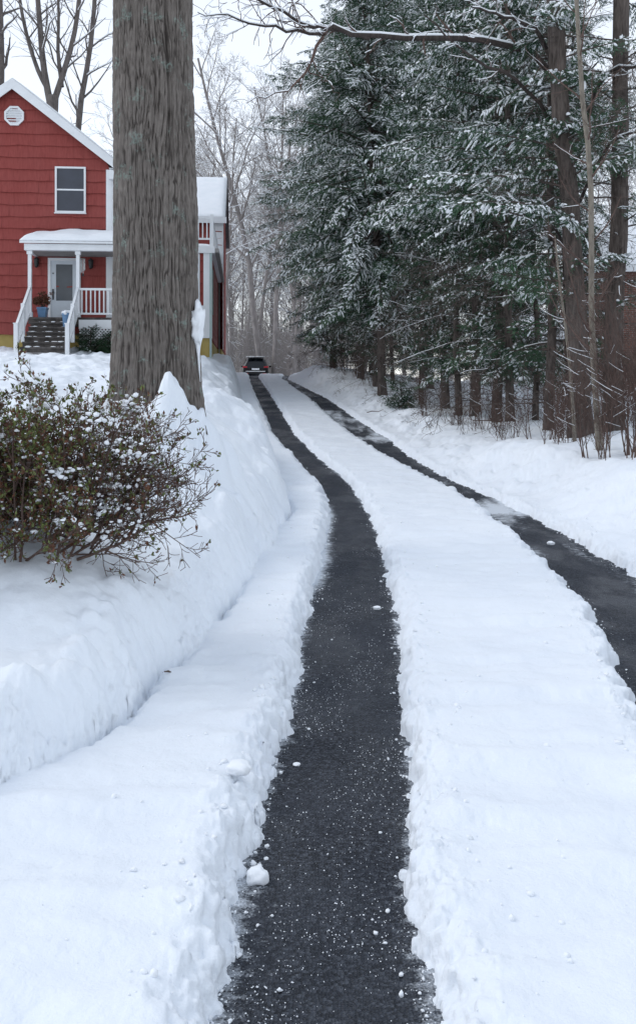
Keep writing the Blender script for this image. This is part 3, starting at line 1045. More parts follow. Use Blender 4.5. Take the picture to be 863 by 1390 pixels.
def big_trunk(seed, pts, rad, H, label, boughs, ndead=16):
    """a tall evergreen whose bare lower trunk follows a measured line, with snowy boughs"""
    b = pts[0]
    root = empty('hemlock_tree', b, label, 'tree', G_HEM)
    P = np.array(pts) - np.array(b)
    zz = np.linspace(P[0, 2], P[-1, 2], 22)
    Q = np.stack([np.interp(zz, P[:, 2], P[:, 0]), np.interp(zz, P[:, 2], P[:, 1]), zz], 1)
    R = np.interp(zz, P[:, 2], rad)
    R[0] *= 1.3
    v, f = tubes([(Q, R)], 28)
    nv = noise3(v[:, 0] * 9, v[:, 1] * 9, v[:, 2] * 1.3, seed)
    ctr = np.repeat(Q, 28, 0)
    v = ctr + (v - ctr) * (1 + .13 * (1 - np.abs(nv) * 2) * .8)[:, None]
    np_obj('trunk', v, f, M['hembark'], root, True)
    axis = lambda h: (float(np.interp(h, zz, Q[:, 0])), float(np.interp(h, zz, Q[:, 1])), h)
    C = Crown()
    rng = np.random.default_rng(seed)
    for h, az, L, pitch, kind in boughs:
        C.branch(rng, axis(h), math.radians(az), L, pitch, kind)
    n0 = len(boughs)
    for i in range(34):
        h = rng.uniform(5.0, H * .96)
        C.branch(rng, axis(min(h, zz[-1])), i * 2.4, rng.uniform(1.0, 2.6) * (1.1 - .4 * h / H), rng.normal(0, .2), 'snowy' if rng.random() < .75 else 'some')
    dead = {}
    pr = random.Random(seed)
    S = dict(wander=.13, up=(-.02, -.01, -.01, 0, 0), taper=.8, rmin=.0035, n=(9, 5, 3, 2), t0=(.2, .2, .2, .2), ang=(.8, .8, .8, .8), len=(.4, .45, .5, .5), thin=.6)
    for i in range(ndead):
        h = pr.uniform(.7, 8)
        az = pr.random() * 6.28
        grow(pr, axis(h), nrm((math.cos(az), math.sin(az), pr.uniform(-.2, .25))), pr.uniform(1.3, 3.4), .018, 0, 3, dead, S)
    C.build(root, dead)
    np_obj('dead_branch_snow', *tubes([q for q in dead[0] if pr.random() < .3], 4, True, .6, .7, .5, .002), M['bsnow'], root, True)
    return root


gz = lambda x, y: ground_at(x, y) - .1
p790 = [(5.10, 18, gz(5.1, 18)), (4.98, 18, 3.2), (4.88, 18, 5.2), (4.66, 18, 7.3), (4.55, 18, 9.6), (4.5, 18, 17)]
big_trunk(61, p790, [.205, .18, .17, .16, .145, .05], 16, 'thickest dark trunk in the row, leaning, behind the pale sapling',
          [(4.7, 168, 3.2, .08, 'snowy'), (4.9, 186, 3.0, .12, 'snowy'), (4.4, 200, 2.6, .05, 'snowy'), (5.4, 175, 2.6, .1, 'snowy'), (3.1, 190, 1.7, .05, 'snowy'), (3.6, 160, 2.0, .0, 'some'), (2.7, 210, 1.5, .1, 'some'),
           (4.2, 230, 2.4, .1, 'snowy'), (5.6, 210, 2.6, .1, 'snowy'), (4.0, 255, 1.8, .05, 'snowy'), (3.4, 275, 1.3, .0, 'some')])
p835 = [(5.75, 18.2, gz(5.75, 18.2)), (5.78, 18.2, 3.2), (5.88, 18.2, 5), (5.92, 18.2, 9.6), (5.95, 18.2, 17)]
big_trunk(62, p835, [.19, .17, .16, .14, .05], 16, 'second thick dark trunk, nearest the brick house wall',
          [(4.2, 280, 1.8, .1, 'snowy'), (3.4, 250, 1.6, .05, 'snowy'), (2.6, 290, 1.4, .0, 'some'), (5.2, 260, 2.2, .1, 'snowy'), (4.6, 310, 2.0, .1, 'snowy'), (3.0, 330, 1.7, .05, 'snowy'), (5.8, 200, 2.0, .1, 'snowy')])


def evergreen_bush(x, y, z, w, h, label, seed, mat='needle', name='evergreen_bush', snowy=.3, cat='bush'):
    root = empty(name, (x, y, z), label, cat)
    rng = np.random.default_rng(seed)
    C = Crown()
    nb = 46
    for i in range(nb):
        t = rng.random()
        C.branch(rng, (rng.normal(0, w * .10), rng.normal(0, w * .10), h * t * .85), i * 2.4, w * .55 * (1.15 - .7 * t) * rng.uniform(.7, 1.1) + .1, rng.uniform(-.1, .7), 'some' if rng.random() < snowy else 'green')
    if snowy < .2: C.S = C.S[:3]
    N = np.concatenate(C.N)
    n = len(N)
    np_obj('foliage', N.reshape(-1, 3), np.arange(n * 4).reshape(n, 4), M[mat], root)
    np_obj('stem', *tubes([(np.array([(0, 0, -.1), (.02, 0, h * .4), (0, .02, h * .8)]), np.array([.025, .02, .008]))] + C.W, 5), M['hembark'], root, True)
    if C.S:
        S = np.concatenate(C.S)
        n = len(S)
        i = np.arange(n * 25).reshape(n, 5, 5)
        np_obj('snow_cover', S.reshape(-1, 3), np.stack([i[:, :-1, :-1], i[:, 1:, :-1], i[:, 1:, 1:], i[:, :-1, 1:]], -1).reshape(-1, 4), M['bsnow'], root, True)
    return root


evergreen_bush(2.42, 27.3, gz(2.42, 27.3), .85, 1.0, 'small dense evergreen sapling at the foot of the hemlock row', 71, name='evergreen_sapling')


# ---------------------------------------------------------------- limb over the picture's top, on a bare tree of its own behind the row
def limb_tree():
    d = 18.6
    W = lambda u, v, dd=d: at(u, v, dd)
    b = (5.3, 19.4, gz(5.3, 19.4))
    root = empty('bare_tree', b, 'bare tree with one long snowy limb reaching far out over the drive', 'tree')
    rng = random.Random(12)
    out = {0: [], 1: [], 2: [], 3: []}
    rel = lambda P: [tuple(p[i] - b[i] for i in range(3)) for p in P]

    def line(P, r0, r1, lvl, n, L, t0=.15, maxl=3, seed=None):
        P = np.array(rel(P))
        s = np.linspace(0, len(P) - 1, 12)
        Q = np.stack([np.interp(s, np.arange(len(P)), P[:, i]) for i in range(3)], 1)
        Q[1:-1] = (Q[:-2] + 2 * Q[1:-1] + Q[2:]) / 4
        if r0 < .12: Q[1:-1] += np.array([[rng.gauss(0, .035) for _ in range(3)] for _ in range(10)])
        poly = ([tuple(q) for q in Q], list(np.linspace(r0, r1, 12)))
        out[lvl].append(poly)
        S = dict(BARE, wander=.24, rmin=.004, up=(0, .02, .01, 0, 0), ang=(.9, .85, .8, .8), len=(.2, .5, .5, .5), n=(8, 5, 4, 3), t0=(.2, .2, .15, .1), thin=.45, taper=.7)
        if n: sprout(rng, poly, L, lvl, maxl, out, S, t0, n)
        return poly
    line([b, (5.2, 19.4, 4), (5.05, 19.3, 8.2), (4.95, 19.3, 13)], .12, .08, 0, 12, 6, .55)
    line([(5.06, 19.3, 7.8), W(745, 78, 19.0), W(700, 61, 18.6), W(640, 56, 18), W(600, 50, 17.7), W(555, 52, 17.2), W(500, 47, 16.8), W(455, 45, 16.4), W(437, 46, 16.2)], .075, .040, 1, 10, 1.6, .2)
    line([W(437, 46, 16.2), W(400, 41, 16), W(365, 37, 15.8), W(330, 27, 15.6), W(300, 22, 15.4), W(268, 17, 15.2)], .033, .006, 1, 16, 1.8, .08)
    line([W(500, 52, 16.8), W(440, 38, 16.4), W(415, 33, 16.0), W(390, 18, 15.8), W(362, 4, 15.6), W(335, -8, 15.4)], .04, .018, 1, 14, 1.6, .2)
    line([W(438, 50, 16.2), W(425, 75, 16), W(414, 105, 15.9), W(395, 120, 15.8), W(366, 130, 15.7), W(335, 140, 15.6)], .03, .006, 2, 10, 1.2, .2)
    line([W(418, 95, 16), W(440, 110, 16), W(460, 130, 16)], .014, .004, 2, 5, .8, .3)
    # snowy bare branches across the trunks
    line([W(745, 75, 18.4), W(725, 40, 18.0), W(700, 25, 17.6), W(668, 22, 17.2), W(640, 10, 16.8)], .05, .015, 1, 8, 1.5, .2)
    line([(5.1, 19.3, 6.6), W(720, 110, 18), W(670, 95, 17.4), W(620, 60, 17), W(575, 20, 16.8)], .045, .012, 1, 9, 1.5, .25)
    line([(5.12, 19.3, 6.2), W(820, 92, 18.2), W(863, 90, 17.8), W(905, 80, 17.4)], .045, .02, 1, 7, 1.4, .2)
    line([(5.15, 19.3, 5.3), W(825, 190, 17.5), W(866, 175, 17), W(900, 150, 16.6)], .04, .015, 1, 8, 1.4, .2)
    line([(5.18, 19.3, 4.4), W(740, 280, 17.6), W(700, 290, 17), W(670, 275, 16.6)], .03, .010, 1, 7, 1.1, .2)
    tree_parts(root, out, M['limb'], M['twig'], (12, 9, 5, 4), 2, (0, 1, 2, 3), .65, rng, .006)


limb_tree()


def sapling(name, label, pts, rad, seed, mat, n, L, group=None, cat='tree', maxl=3):
    b = pts[0]
    root = empty(name, b, label, cat, group)
    P = np.array(pts) - np.array(b)
    s = np.linspace(0, len(P) - 1, 11)
    Q = np.stack([np.interp(s, np.arange(len(P)), P[:, i]) for i in range(3)], 1)
    R = np.interp(s, np.arange(len(P)), rad)
    poly = ([tuple(q) for q in Q], list(R))
    out = {0: [poly]}
    S = dict(BARE, wander=.12, rmin=.003, up=(0, .06, .04, 0, 0), n=(8, 4, 3, 2), ang=(.9, .8, .8, .8), len=(.2, .45, .5, .5), thin=.4)
    if n: sprout(random.Random(seed), poly, L, 0, maxl, out, S, .18, n)
    tree_parts(root, out, mat, M['twig'], (9, 5, 4, 3), 1, (1, 2), .25, random.Random(seed), .003)
    return root


d = 14.8
g0 = at(813, 604, d)
sapling('young_tree', 'slender pale young tree with a kinked trunk in front of the dark trunks',
        [(g0[0], d, ground_at(g0[0], d) - .08), at(808, 540, d), at(803, 470, d), at(801, 380, d), at(802, 300, d), at(800, 210, d), at(791, 160, d), at(786, 80, d), at(781, 0, d), at(776, -120, d)],
        [.062, .052, .047, .045, .044, .043, .042, .036, .033, .02], 5, M['palebark'], 16, 6.5)
d = 15.6
g0 = at(779, 612, d)
sapling('young_tree', 'thin crooked grey sapling stem beside the rusty lone trunk',
        [(g0[0], d, ground_at(g0[0], d) - .05), at(777, 560, d), at(773, 505, d), at(766, 440, d), at(758, 380, d), at(752, 320, d)],
        [.036, .030, .026, .022, .018, .012], 8, M['palebark'], 12, 3.4)


# ---------------------------------------------------------------- thickets of thin stems at the wood's edge
def thicket(seed, n, spread, hgt, label='', mat='twig'):
    rng = random.Random(seed)
    root = empty('bare_shrub', (0, 0, 0), label, 'shrub')
    out = {}
    S = dict(BARE, wander=.10, rmin=.0028, up=(.05, .05, .05, 0), n=(8, 5, 3), t0=(.25, .2, .2), ang=(.5, .7, .7), len=(.45, .5, .5), taper=.7)
    for i in range(n):
        a = rng.random() * 6.28
        q = spread * math.sqrt(rng.random())
        grow(rng, (q * .5 * math.cos(a), q * .5 * math.sin(a), -.3), nrm((.28 * q * math.cos(a) + rng.gauss(0, .06), .28 * q * math.sin(a) + rng.gauss(0, .06), 1)), hgt * rng.uniform(.5, 1.15), rng.uniform(.006, .012), 0, 2, out, S)
    np_obj('stems', *join([tubes(out[l], (5, 4, 3)[l]) for l in out]), M[mat], root, True)
    pol = [q for l in (1, 2) for q in out.get(l, []) if rng.random() < .14]
    np_obj('snow_cover', *tubes(pol, 4, True, .75, .7, .7, .002), M['bsnow'], root, True)
    return root


G_TH = 'leafless shrubs along the edge of the wood'
thk = [thicket(81, 11, .55, 2.3), thicket(82, 14, .7, 1.5), thicket(83, 8, .4, 1.1)]
used = {}
for k, x, y, s, label in [
    (0, 4.35, 13.3, 1.1, 'tall dark leafless thicket in front of the brick wall'), (0, 4.9, 13.9, 1.15, 'tall leafless thicket at the picture edge beside the brick wall'), (1, 4.45, 14.4, 1.0, 'leafless shrub around the foot of the pale young tree'),
    (2, 4.0, 15.7, 1.0, 'small leafless shrub beside the crooked sapling'), (1, 4.25, 17.6, .95, 'leafless shrub in front of the rusty lone trunk'), (2, 3.85, 18.8, 1.1, 'leafless shrub left of the rusty lone trunk'),
    (1, 3.75, 20.6, .9, 'leafless shrub at the foot of the close pair of trunks'), (2, 3.3, 22.3, 1.0, 'leafless shrub in front of the thinnest trunks'), (1, 3.0, 24.6, .8, 'low leafless shrub between thin trunks and the evergreen sapling'),
    (1, 6.3, 16.0, 1.2, None), (0, 6.9, 20.5, 1.0, None), (1, 6.0, 24.0, 1.2, None), (0, 7.5, 30, 1.0, None), (1, 2.0, 35.0, .9, 'brown leafless shrub under the crest hemlocks'), (1, 1.3, 39.0, 1.1, 'brown leafless shrub on top of the crest snowbank'), (1, .7, 42.0, 1.1, None)]:
    o = copy_tree(thk[k]) if k in used else thk[k]
    used[k] = 1
    place(o, x, y, ground_at(x, y), x * 3.1 + y, s, label or 'leafless shrub deep among the trunks', G_TH)


# ---------------------------------------------------------------- bare woods behind
def bare(seed, H, r, spread=1.0, fork=False):
    rng = random.Random(seed)
    out = {}
    S = dict(BARE, rmin=.008, n=(14, 7, 5, 4), len=(.34 * spread, .45, .5, .6), up=(.02, .09, .06, .03, .02, 0), t0=(.34, .18, .15, .1))
    grow(rng, (0, 0, -.3), nrm((rng.gauss(0, .03), rng.gauss(0, .03), 1)), H, r, 0, 4, out, S)
    root = empty('bare_tree', (0, 0, 0), '', 'tree')
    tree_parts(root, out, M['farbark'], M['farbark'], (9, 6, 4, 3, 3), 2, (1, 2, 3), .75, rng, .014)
    return root


bt = [bare(101, 23, .25), bare(102, 25, .20, .8), bare(103, 20, .15, 1.1)]
G_BT = 'bare trees in the woods beyond the drive'
used = {}
rb = random.Random(44)
spots = [(0, -4.1, 70, 1.05, 'thickest bare trunk rising right behind the parked black car'), (1, -3.2, 67, .95, 'dark straight bare trunk beside the parked black car'), (0, -1.75, 64, .85, 'bare trunk between the car and the crest snowbank'),
         (2, -2.4, 72, 1.0, 'slim bare tree behind the gap beside the car'), (2, -6.3, 66, .95, 'bare tree with low spreading limbs beside the far house corner'), (1, -5.4, 78, .95, None), (2, -7.6, 80, .9, None), (1, -1.2, 76, 1, None), (0, -.4, 84, 1, None)]
for i in range(38):
    y = rb.uniform(84, 135)
    spots.append((rb.randrange(3), rb.uniform(-.17, .05) * y, y, rb.uniform(.85, 1.1), None))
for i in range(16):
    y = rb.uniform(48, 95)
    spots.append((rb.randrange(3), rb.uniform(.09, .40) * y, y, rb.uniform(.75, 1.0), 'bare tree showing through the hemlocks'))
for i in range(8):
    y = rb.uniform(85, 120)
    spots.append((rb.randrange(3), rb.uniform(-.40, -.22) * y, y, rb.uniform(.5, .62), 'small bare tree on the skyline behind the red house'))
for k, x, y, s, label in spots:
    o = copy_tree(bt[k]) if k in used else bt[k]
    used[k] = 1
    place(o, x, y, ground_at(x, y), rb.random() * 6.28, s, label or 'bare tree deep in the snowy woods past the crest', G_BT if not label or 'through' in label or 'skyline' in label else None)


def brush():
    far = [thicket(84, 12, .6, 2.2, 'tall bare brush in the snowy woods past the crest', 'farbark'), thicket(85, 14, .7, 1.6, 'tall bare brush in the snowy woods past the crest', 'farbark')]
    n = 0
    for i in range(22):
        y = rb.uniform(58, 92)
        x = rb.uniform(-.13, .01) * y
        if abs(x + .067 * y) < 2.4 and y < 72: continue
        o = copy_tree(far[n % 2]) if n > 1 else far[n]
        n += 1
        place(o, x, y, ground_at(x, y), rb.random() * 6, rb.uniform(1.6, 3.0), 'tall bare brush in the snowy woods past the crest', 'bare brush past the crest')

    for i in range(30):
        y = rb.uniform(94, 140)
        o = copy_tree(far[n % 2]) if n > 1 else far[n]
        n += 1
        x = rb.uniform(-.16, .03) * y
        place(o, x, y, ground_at(x, y), rb.random() * 6, rb.uniform(3.0, 5.5), 'tall bare brush in the snowy woods past the crest', 'bare brush past the crest')


brush()


def forked_tree():
    d = 46
    W = lambda u, v, dd=d: at(u, v, dd)
    b = (-13.2, 46, 3.2)
    root = empty('bare_tree', b, 'large bare forked tree with snow-lined limbs behind the red gable', 'tree')
    rng = random.Random(9)
    out = {0: [], 1: [], 2: [], 3: []}

    def line(P, r0, r1, lvl, n, L, t0=.2):
        P = np.array(P) - np.array(b)
        s = np.linspace(0, len(P) - 1, 10)
        Q = np.stack([np.interp(s, np.arange(len(P)), P[:, i]) for i in range(3)], 1)
        Q[1:-1] = (Q[:-2] + 2 * Q[1:-1] + Q[2:]) / 4
        poly = ([tuple(q) for q in Q], list(np.linspace(r0, r1, 10)))
        out[lvl].append(poly)
        sprout(rng, poly, L, max(lvl, 1), 3, out, dict(BARE, wander=.15, n=(8, 6, 5, 3), rmin=.010, len=(.3, .45, .5, .55), thin=.42), t0, n)
    line([b, W(62, 300), W(70, 150), W(72, 130)], .42, .28, 0, 1, 2, .9)
    line([W(70, 150), W(58, 90), W(54, 30), W(46, -60), W(40, -160)], .18, .08, 0, 12, 7)
    line([W(72, 142), W(84, 105), W(100, 55), W(108, 0), W(112, -90)], .17, .08, 0, 13, 7)
    line([W(64, 120), W(50, 95), W(32, 35), W(24, -20), W(10, -110)], .12, .06, 0, 11, 6)
    line([W(84, 118), W(78, 70), W(80, 20), W(76, -60)], .11, .05, 0, 10, 5)
    tree_parts(root, out, M['greybark'], M['greybark'], (10, 7, 4, 3), 2, (0, 1, 2), .9, rng, .03)
    b2 = (-12.6, 52, 3.2)
    root = empty('bare_tree', b2, 'single leaning bare trunk behind the house roof, next to the oak', 'tree')
    b, out, d = b2, {0: [], 1: [], 2: [], 3: []}, 52
    line([b, W(104, 300, 52), W(104, 165, 52), W(113, 120, 52), W(124, 60, 52), W(129, 0, 52), W(134, -120, 52)], .21, .10, 0, 17, 7, .3)
    tree_parts(root, out, M['greybark'], M['greybark'], (10, 7, 4, 3), 2, (0, 1, 2), .9, rng, .03)
    b3 = (-16.6, 48, 3.2)
    root = empty('bare_tree', b3, 'bare trunk at the picture edge, over the left roof slope', 'tree')
    b, out = b3, {0: [], 1: [], 2: [], 3: []}
    line([b, W(-6, 250, 48), W(0, 110, 48), W(0, 50, 48), W(-6, -100, 48)], .30, .2, 0, 9, 6, .4)
    tree_parts(root, out, M['greybark'], M['greybark'], (10, 7, 4, 3), 2, (0, 1, 2), .9, rng, .03)


forked_tree()


# ---------------------------------------------------------------- the leafy shrub in the foreground
def azalea():
    base = (-1.72, 5.75, .66)
    root = empty('leafy_shrub', base, 'sprawling shrub of small green and bronze leaves under lumps of snow, before the big trunk', 'shrub')
    root.scale = (1, 1, 1.14)
    rng = random.Random(17)
    out = {}
    S = dict(wander=.20, up=(.03, .05, .06, .05, .03, 0), taper=.65, rmin=.0017, n=(6, 5, 4, 3), t0=(.2, .2, .15, .1), ang=(.7, .75, .75, .8), len=(.55, .55, .55, .6), thin=.62)
    for i in range(64):
        a = rng.random() * 6.28
        q = rng.uniform(0, .62)
        el = rng.uniform(.3, 1.5)
        p = (q * math.cos(a) * 1.1 - .28, q * math.sin(a) * .9, .05)
        L = rng.uniform(.5, .85) * (.86 + .24 * math.sin(el))
        grow(rng, p, nrm((math.cos(a) * math.cos(el), math.sin(a) * math.cos(el), math.sin(el))), L, rng.uniform(.005, .010), 0, 3, out, S)
    # long bare limbs sweeping towards the drive
    for (x0, y0, z0), (x1, y1, z1), L, r in [((-.1, -.15, .02), (.9, -.1, .50), 1.0, .012), ((-.05, -.2, .0), (.85, -.15, .42), .92, .010), ((.1, -.2, .02), (.95, -.1, .36), .78, .009), ((.0, 0, .1), (.9, 0, .42), .85, .012), ((.0, -.05, .1), (.8, .1, .55), .9, .013), ((.55, -.1, .16), (.45, 0, .36), .42, .011), ((.1, -.1, .05), (.7, -.3, .48), .7, .009), ((-.3, -.3, 0), (.6, -.35, .42), .6, .009), ((.30, -.15, .12), (.95, -.05, .42), .72, .010), ((.35, -.05, .20), (.9, .1, .5), .66, .009), ((.3, -.25, .08), (.95, -.1, .30), .70, .009), ((.2, 0, .3), (.9, 0, .45), .75, .009)]:
        grow(rng, (x0, y0, z0), nrm((x1, y1, z1)), L, r, 0, 3, out, dict(S, wander=.14))
    ok = lambda p: p[0] > -1.4
    sides = (7, 5, 4, 3, 3)
    np_obj('stems', *join([tubes(out[l], sides[l]) for l in out]), M['twig'], root, True)
    nr = np.random.default_rng(18)
    tips = [(np.array(q[0][-1]), np.array(q[0][-1]) - np.array(q[0][-2])) for l in (2, 3) if l in out for q in out[l]]
    tips += [(np.array(q[0][1]), np.array(q[0][1]) - np.array(q[0][0])) for q in out[3]]
    A, Bz = [], []
    for p, dv in tips:
        f = np.interp(p[0], [-.6, .15, .5, .9], [.85, .60, .24, .03])
        if p[2] < .15: f *= .5
        if nr.random() > f: continue
        dv = dv / (np.linalg.norm(dv) + 1e-9)
        for k in range(nr.integers(3, 7)):
            dd = dv * .7 + nr.normal(0, .6, 3) + (0, 0, .25)
            dd /= np.linalg.norm(dd)
            w = np.cross(dd, nr.normal(0, 1, 3))
            w /= np.linalg.norm(w) + 1e-9
            l, ww = nr.uniform(.016, .034), nr.uniform(.005, .009)
            o = p + nr.normal(0, .006, 3)
            fold = np.cross(dd, w) * ww * .35
            q = np.array([o, o + dd * l * .5 + w * ww + fold, o + dd * l, o + dd * l * .5 - w * ww + fold])
            (A if nr.random() < .56 - .10 * (p[2] < .5) else Bz).append(q)
    for nm, L, mt in (('green_leaves', A, 'leafg'), ('bronze_leaves', Bz, 'leafb')):
        Q = np.array(L)
        i = np.arange(len(Q) * 4).reshape(-1, 4)
        np_obj(nm, Q.reshape(-1, 3), [np.concatenate([i[:, [0, 1, 2]], i[:, [0, 2, 3]]])], M[mt], root)
    # lumps of snow caught in the twigs
    P = np.array([q[0][i] for l in (1, 2, 3) for q in out[l] for i in (1, 2) if nr.random() < .45 and q[0][i][2] > .12 and q[0][i][0] < .75])
    hi = np.interp(P[:, 2], [.1, .5, 1.2], [.35, .6, 1.0])
    P = P[nr.random(len(P)) < hi * .6]
    r = .005 + .014 * nr.random(len(P)) ** 2.5
    P[:, 2] += r * .4
    V1, F1 = blobs(P, r, ICO1, nr, .6, .2)
    cen = P[nr.integers(0, len(P), 95)]
    kk = nr.integers(8, 20, 95)
    big = np.repeat(cen, kk, 0) + nr.normal(0, 1, (kk.sum(), 3)) * (.045, .032, .014)
    V2, F2 = blobs(big, nr.uniform(.007, .021, len(big)), ICO1, nr, .6, .22)
    np_obj('snow_cover', *join([(V1, F1), (V2, F2)]), M['bsnow'], root, True)


azalea()


def litter():
    for i, (u, v, dd, l, rz, lab) in enumerate([(228, 889, 5.2, .05, .5, 'dark bit of twig lying on the face of the snow bank'), (222, 878, 5.3, .03, 1.4, 'smallest dark leaf fragment stuck on the snow bank face'), (194, 719, 6.9, .03, .2, 'tiny dark seed husk on smooth snow below the shrub')]):
        x = (u - 431) / FPX * dd
        o = np_obj('twig_fragment', *tubes([(np.array([(-l / 2, 0, 0), (0, .004, .006), (l / 2, 0, .002)]), np.array([.003, .006, .002]))], 5), M['twig'], None, True)
        o.location = (x, dd, ground_at(x, dd) + .008)
        o.rotation_euler = (0, .3, rz)
        tag(o, lab, 'twig')
    for u, v, dd, l, rz, lab in [(655, 604, 22, .9, 2.6, 'long thin fallen stick half buried in the bank below the thin trunks'), (508, 577, 27, .5, .4, 'short dark stick lying in the snow bank under the slanting hemlock')]:
        x = (u - 431) / FPX * dd
        o = np_obj('fallen_stick', *tubes([(np.array([(-l / 2, 0, 0), (-l / 6, .03, .04), (l / 4, 0, .03), (l / 2, -.05, .09)]), np.array([.012, .012, .009, .004]))], 6), M['twig'], None, True)
        o.location = (x, dd, ground_at(x, dd) + .03)
        o.rotation_euler = (0, 0, rz)
        tag(o, lab, 'stick')


litter()


# ---------------------------------------------------------------- the red house
HX, HY, HZ, HA = -6.89, 31.0, 3.0, math.radians(4.5)


def shingle_wall(g, p0, du, nv, length, z0, z1, lim=None, expo=.39, seed=0, out=.058):
    """courses of broad shakes: p0 start (x, y), du unit run, nv outward normal; lim(z) -> (u0, u1) clips a gable"""
    rng = random.Random(seed)
    z = z0
    while z < z1 - .02:
        zt = min(z + expo, z1)
        u0, u1 = (0, length) if lim is None else lim(z)
        v0, v1 = (0, length) if lim is None else lim(zt)
        if u1 - u0 < .05: break
        u = u0
        jit = 0
        while u < u1 - 1e-4:
            w = rng.uniform(.16, .42)
            ue = min(u + w, u1)
            if u1 - ue < .12: ue = u1
            nj = rng.uniform(-.020, .020)
            f = lambda q: v0 + (v1 - v0) * (q - u0) / (u1 - u0)
            pt = lambda q, o, zz: (p0[0] + du[0] * q + nv[0] * o, p0[1] + du[1] * q + nv[1] * o, zz)
            b = out * (1 + rng.uniform(-.22, .22))
            g.add([pt(u, b, z + jit), pt(ue, b, z + nj), pt(f(ue), .006, zt + .03 if zt < z1 else zt), pt(f(u), .006, zt + .03 if zt < z1 else zt), pt(u, -.02, z + jit), pt(ue, -.02, z + nj)],
                  [(0, 1, 2, 3), (4, 5, 1, 0)])
            jit = nj
            u = ue
        z = zt
    return g


def snow_slab(name, parent, x0, x1, y0, y1, zf, thick, nx=30, ny=20, seed=0, over=.05, round_=.22):
    """a lumpy sheet of snow over the plane zf(x, y)"""
    xs, ys = np.linspace(x0 - over, x1 + over, nx), np.linspace(y0 - over, y1 + over, ny)
    X, Y = np.meshgrid(xs, ys)
    e = np.minimum(np.minimum(X - xs[0], xs[-1] - X), np.minimum(Y - ys[0], ys[-1] - Y))
    t = np.clip(e / round_, 0, 1)
    Z = np.vectorize(zf)(X, Y) + .004 + thick * (1 - (1 - t) ** 2.2) * (1 + .25 * noise2(X * 1.6, Y * 1.6, seed) + .12 * noise2(X * 5, Y * 5, seed + 1))
    i = np.arange(nx * ny).reshape(ny, nx)
    F = np.stack([i[:-1, :-1], i[:-1, 1:], i[1:, 1:], i[1:, :-1]], -1).reshape(-1, 4)
    # skirt so that the sheet has thickness from the side
    V = np.stack([X, Y, Z], -1).reshape(-1, 3)
    ring = np.concatenate([i[0, :], i[1:, -1], i[-1, -2::-1], i[-2:0:-1, 0]])
    lo = V[ring].copy()
    lo[:, 2] -= .03
    b = len(V)
    k = len(ring)
    SK = np.array([[ring[(q + 1) % k], ring[q], b + q, b + (q + 1) % k] for q in range(k)])
    return np_obj(name, np.concatenate([V, lo]), np.concatenate([F, SK]), M['bsnow'], parent, True)


def window_unit(parent, x0, x1, z0, z1, y, mats=('white', 'screen'), rail=True, axis='x', sgn=-1, name='window'):
    """frame proud of the wall with a recessed pane; axis x: in a wall facing -y, axis y: in a wall facing +x (sgn 1)"""
    g, p = Geo(), Geo()
    fw = .06

    def bx(G, a0, a1, o0, o1, q0, q1):
        if axis == 'x': G.box(a0, a1, y + sgn * o1, y + sgn * o0, q0, q1) if sgn < 0 else G.box(a0, a1, y + o0, y + o1, q0, q1)
        else: G.box(y + sgn * o0 if sgn > 0 else y - o1, y + sgn * o1 if sgn > 0 else y - o0, a0, a1, q0, q1)
    bx(g, x0, x0 + fw, .0, .085, z0, z1)
    bx(g, x1 - fw, x1, .0, .085, z0, z1)
    bx(g, x0 + fw, x1 - fw, .0, .085, z1 - fw, z1)
    bx(g, x0 - .02, x1 + .02, .0, .11, z0 - .035, z0 + .001)
    bx(g, x0 + fw, x1 - fw, .0, .075, z0 + .001, z0 + fw)
    if rail: bx(g, x0 + fw, x1 - fw, .0, .068, (z0 + z1) / 2 - .025, (z0 + z1) / 2 + .025)
    bx(p, x0 + fw, x1 - fw, .02, .05, z0 + fw, z1 - fw)
    w = g.build(name, M[mats[0]], parent)
    p.build('pane', M[mats[1]], w)
    return w


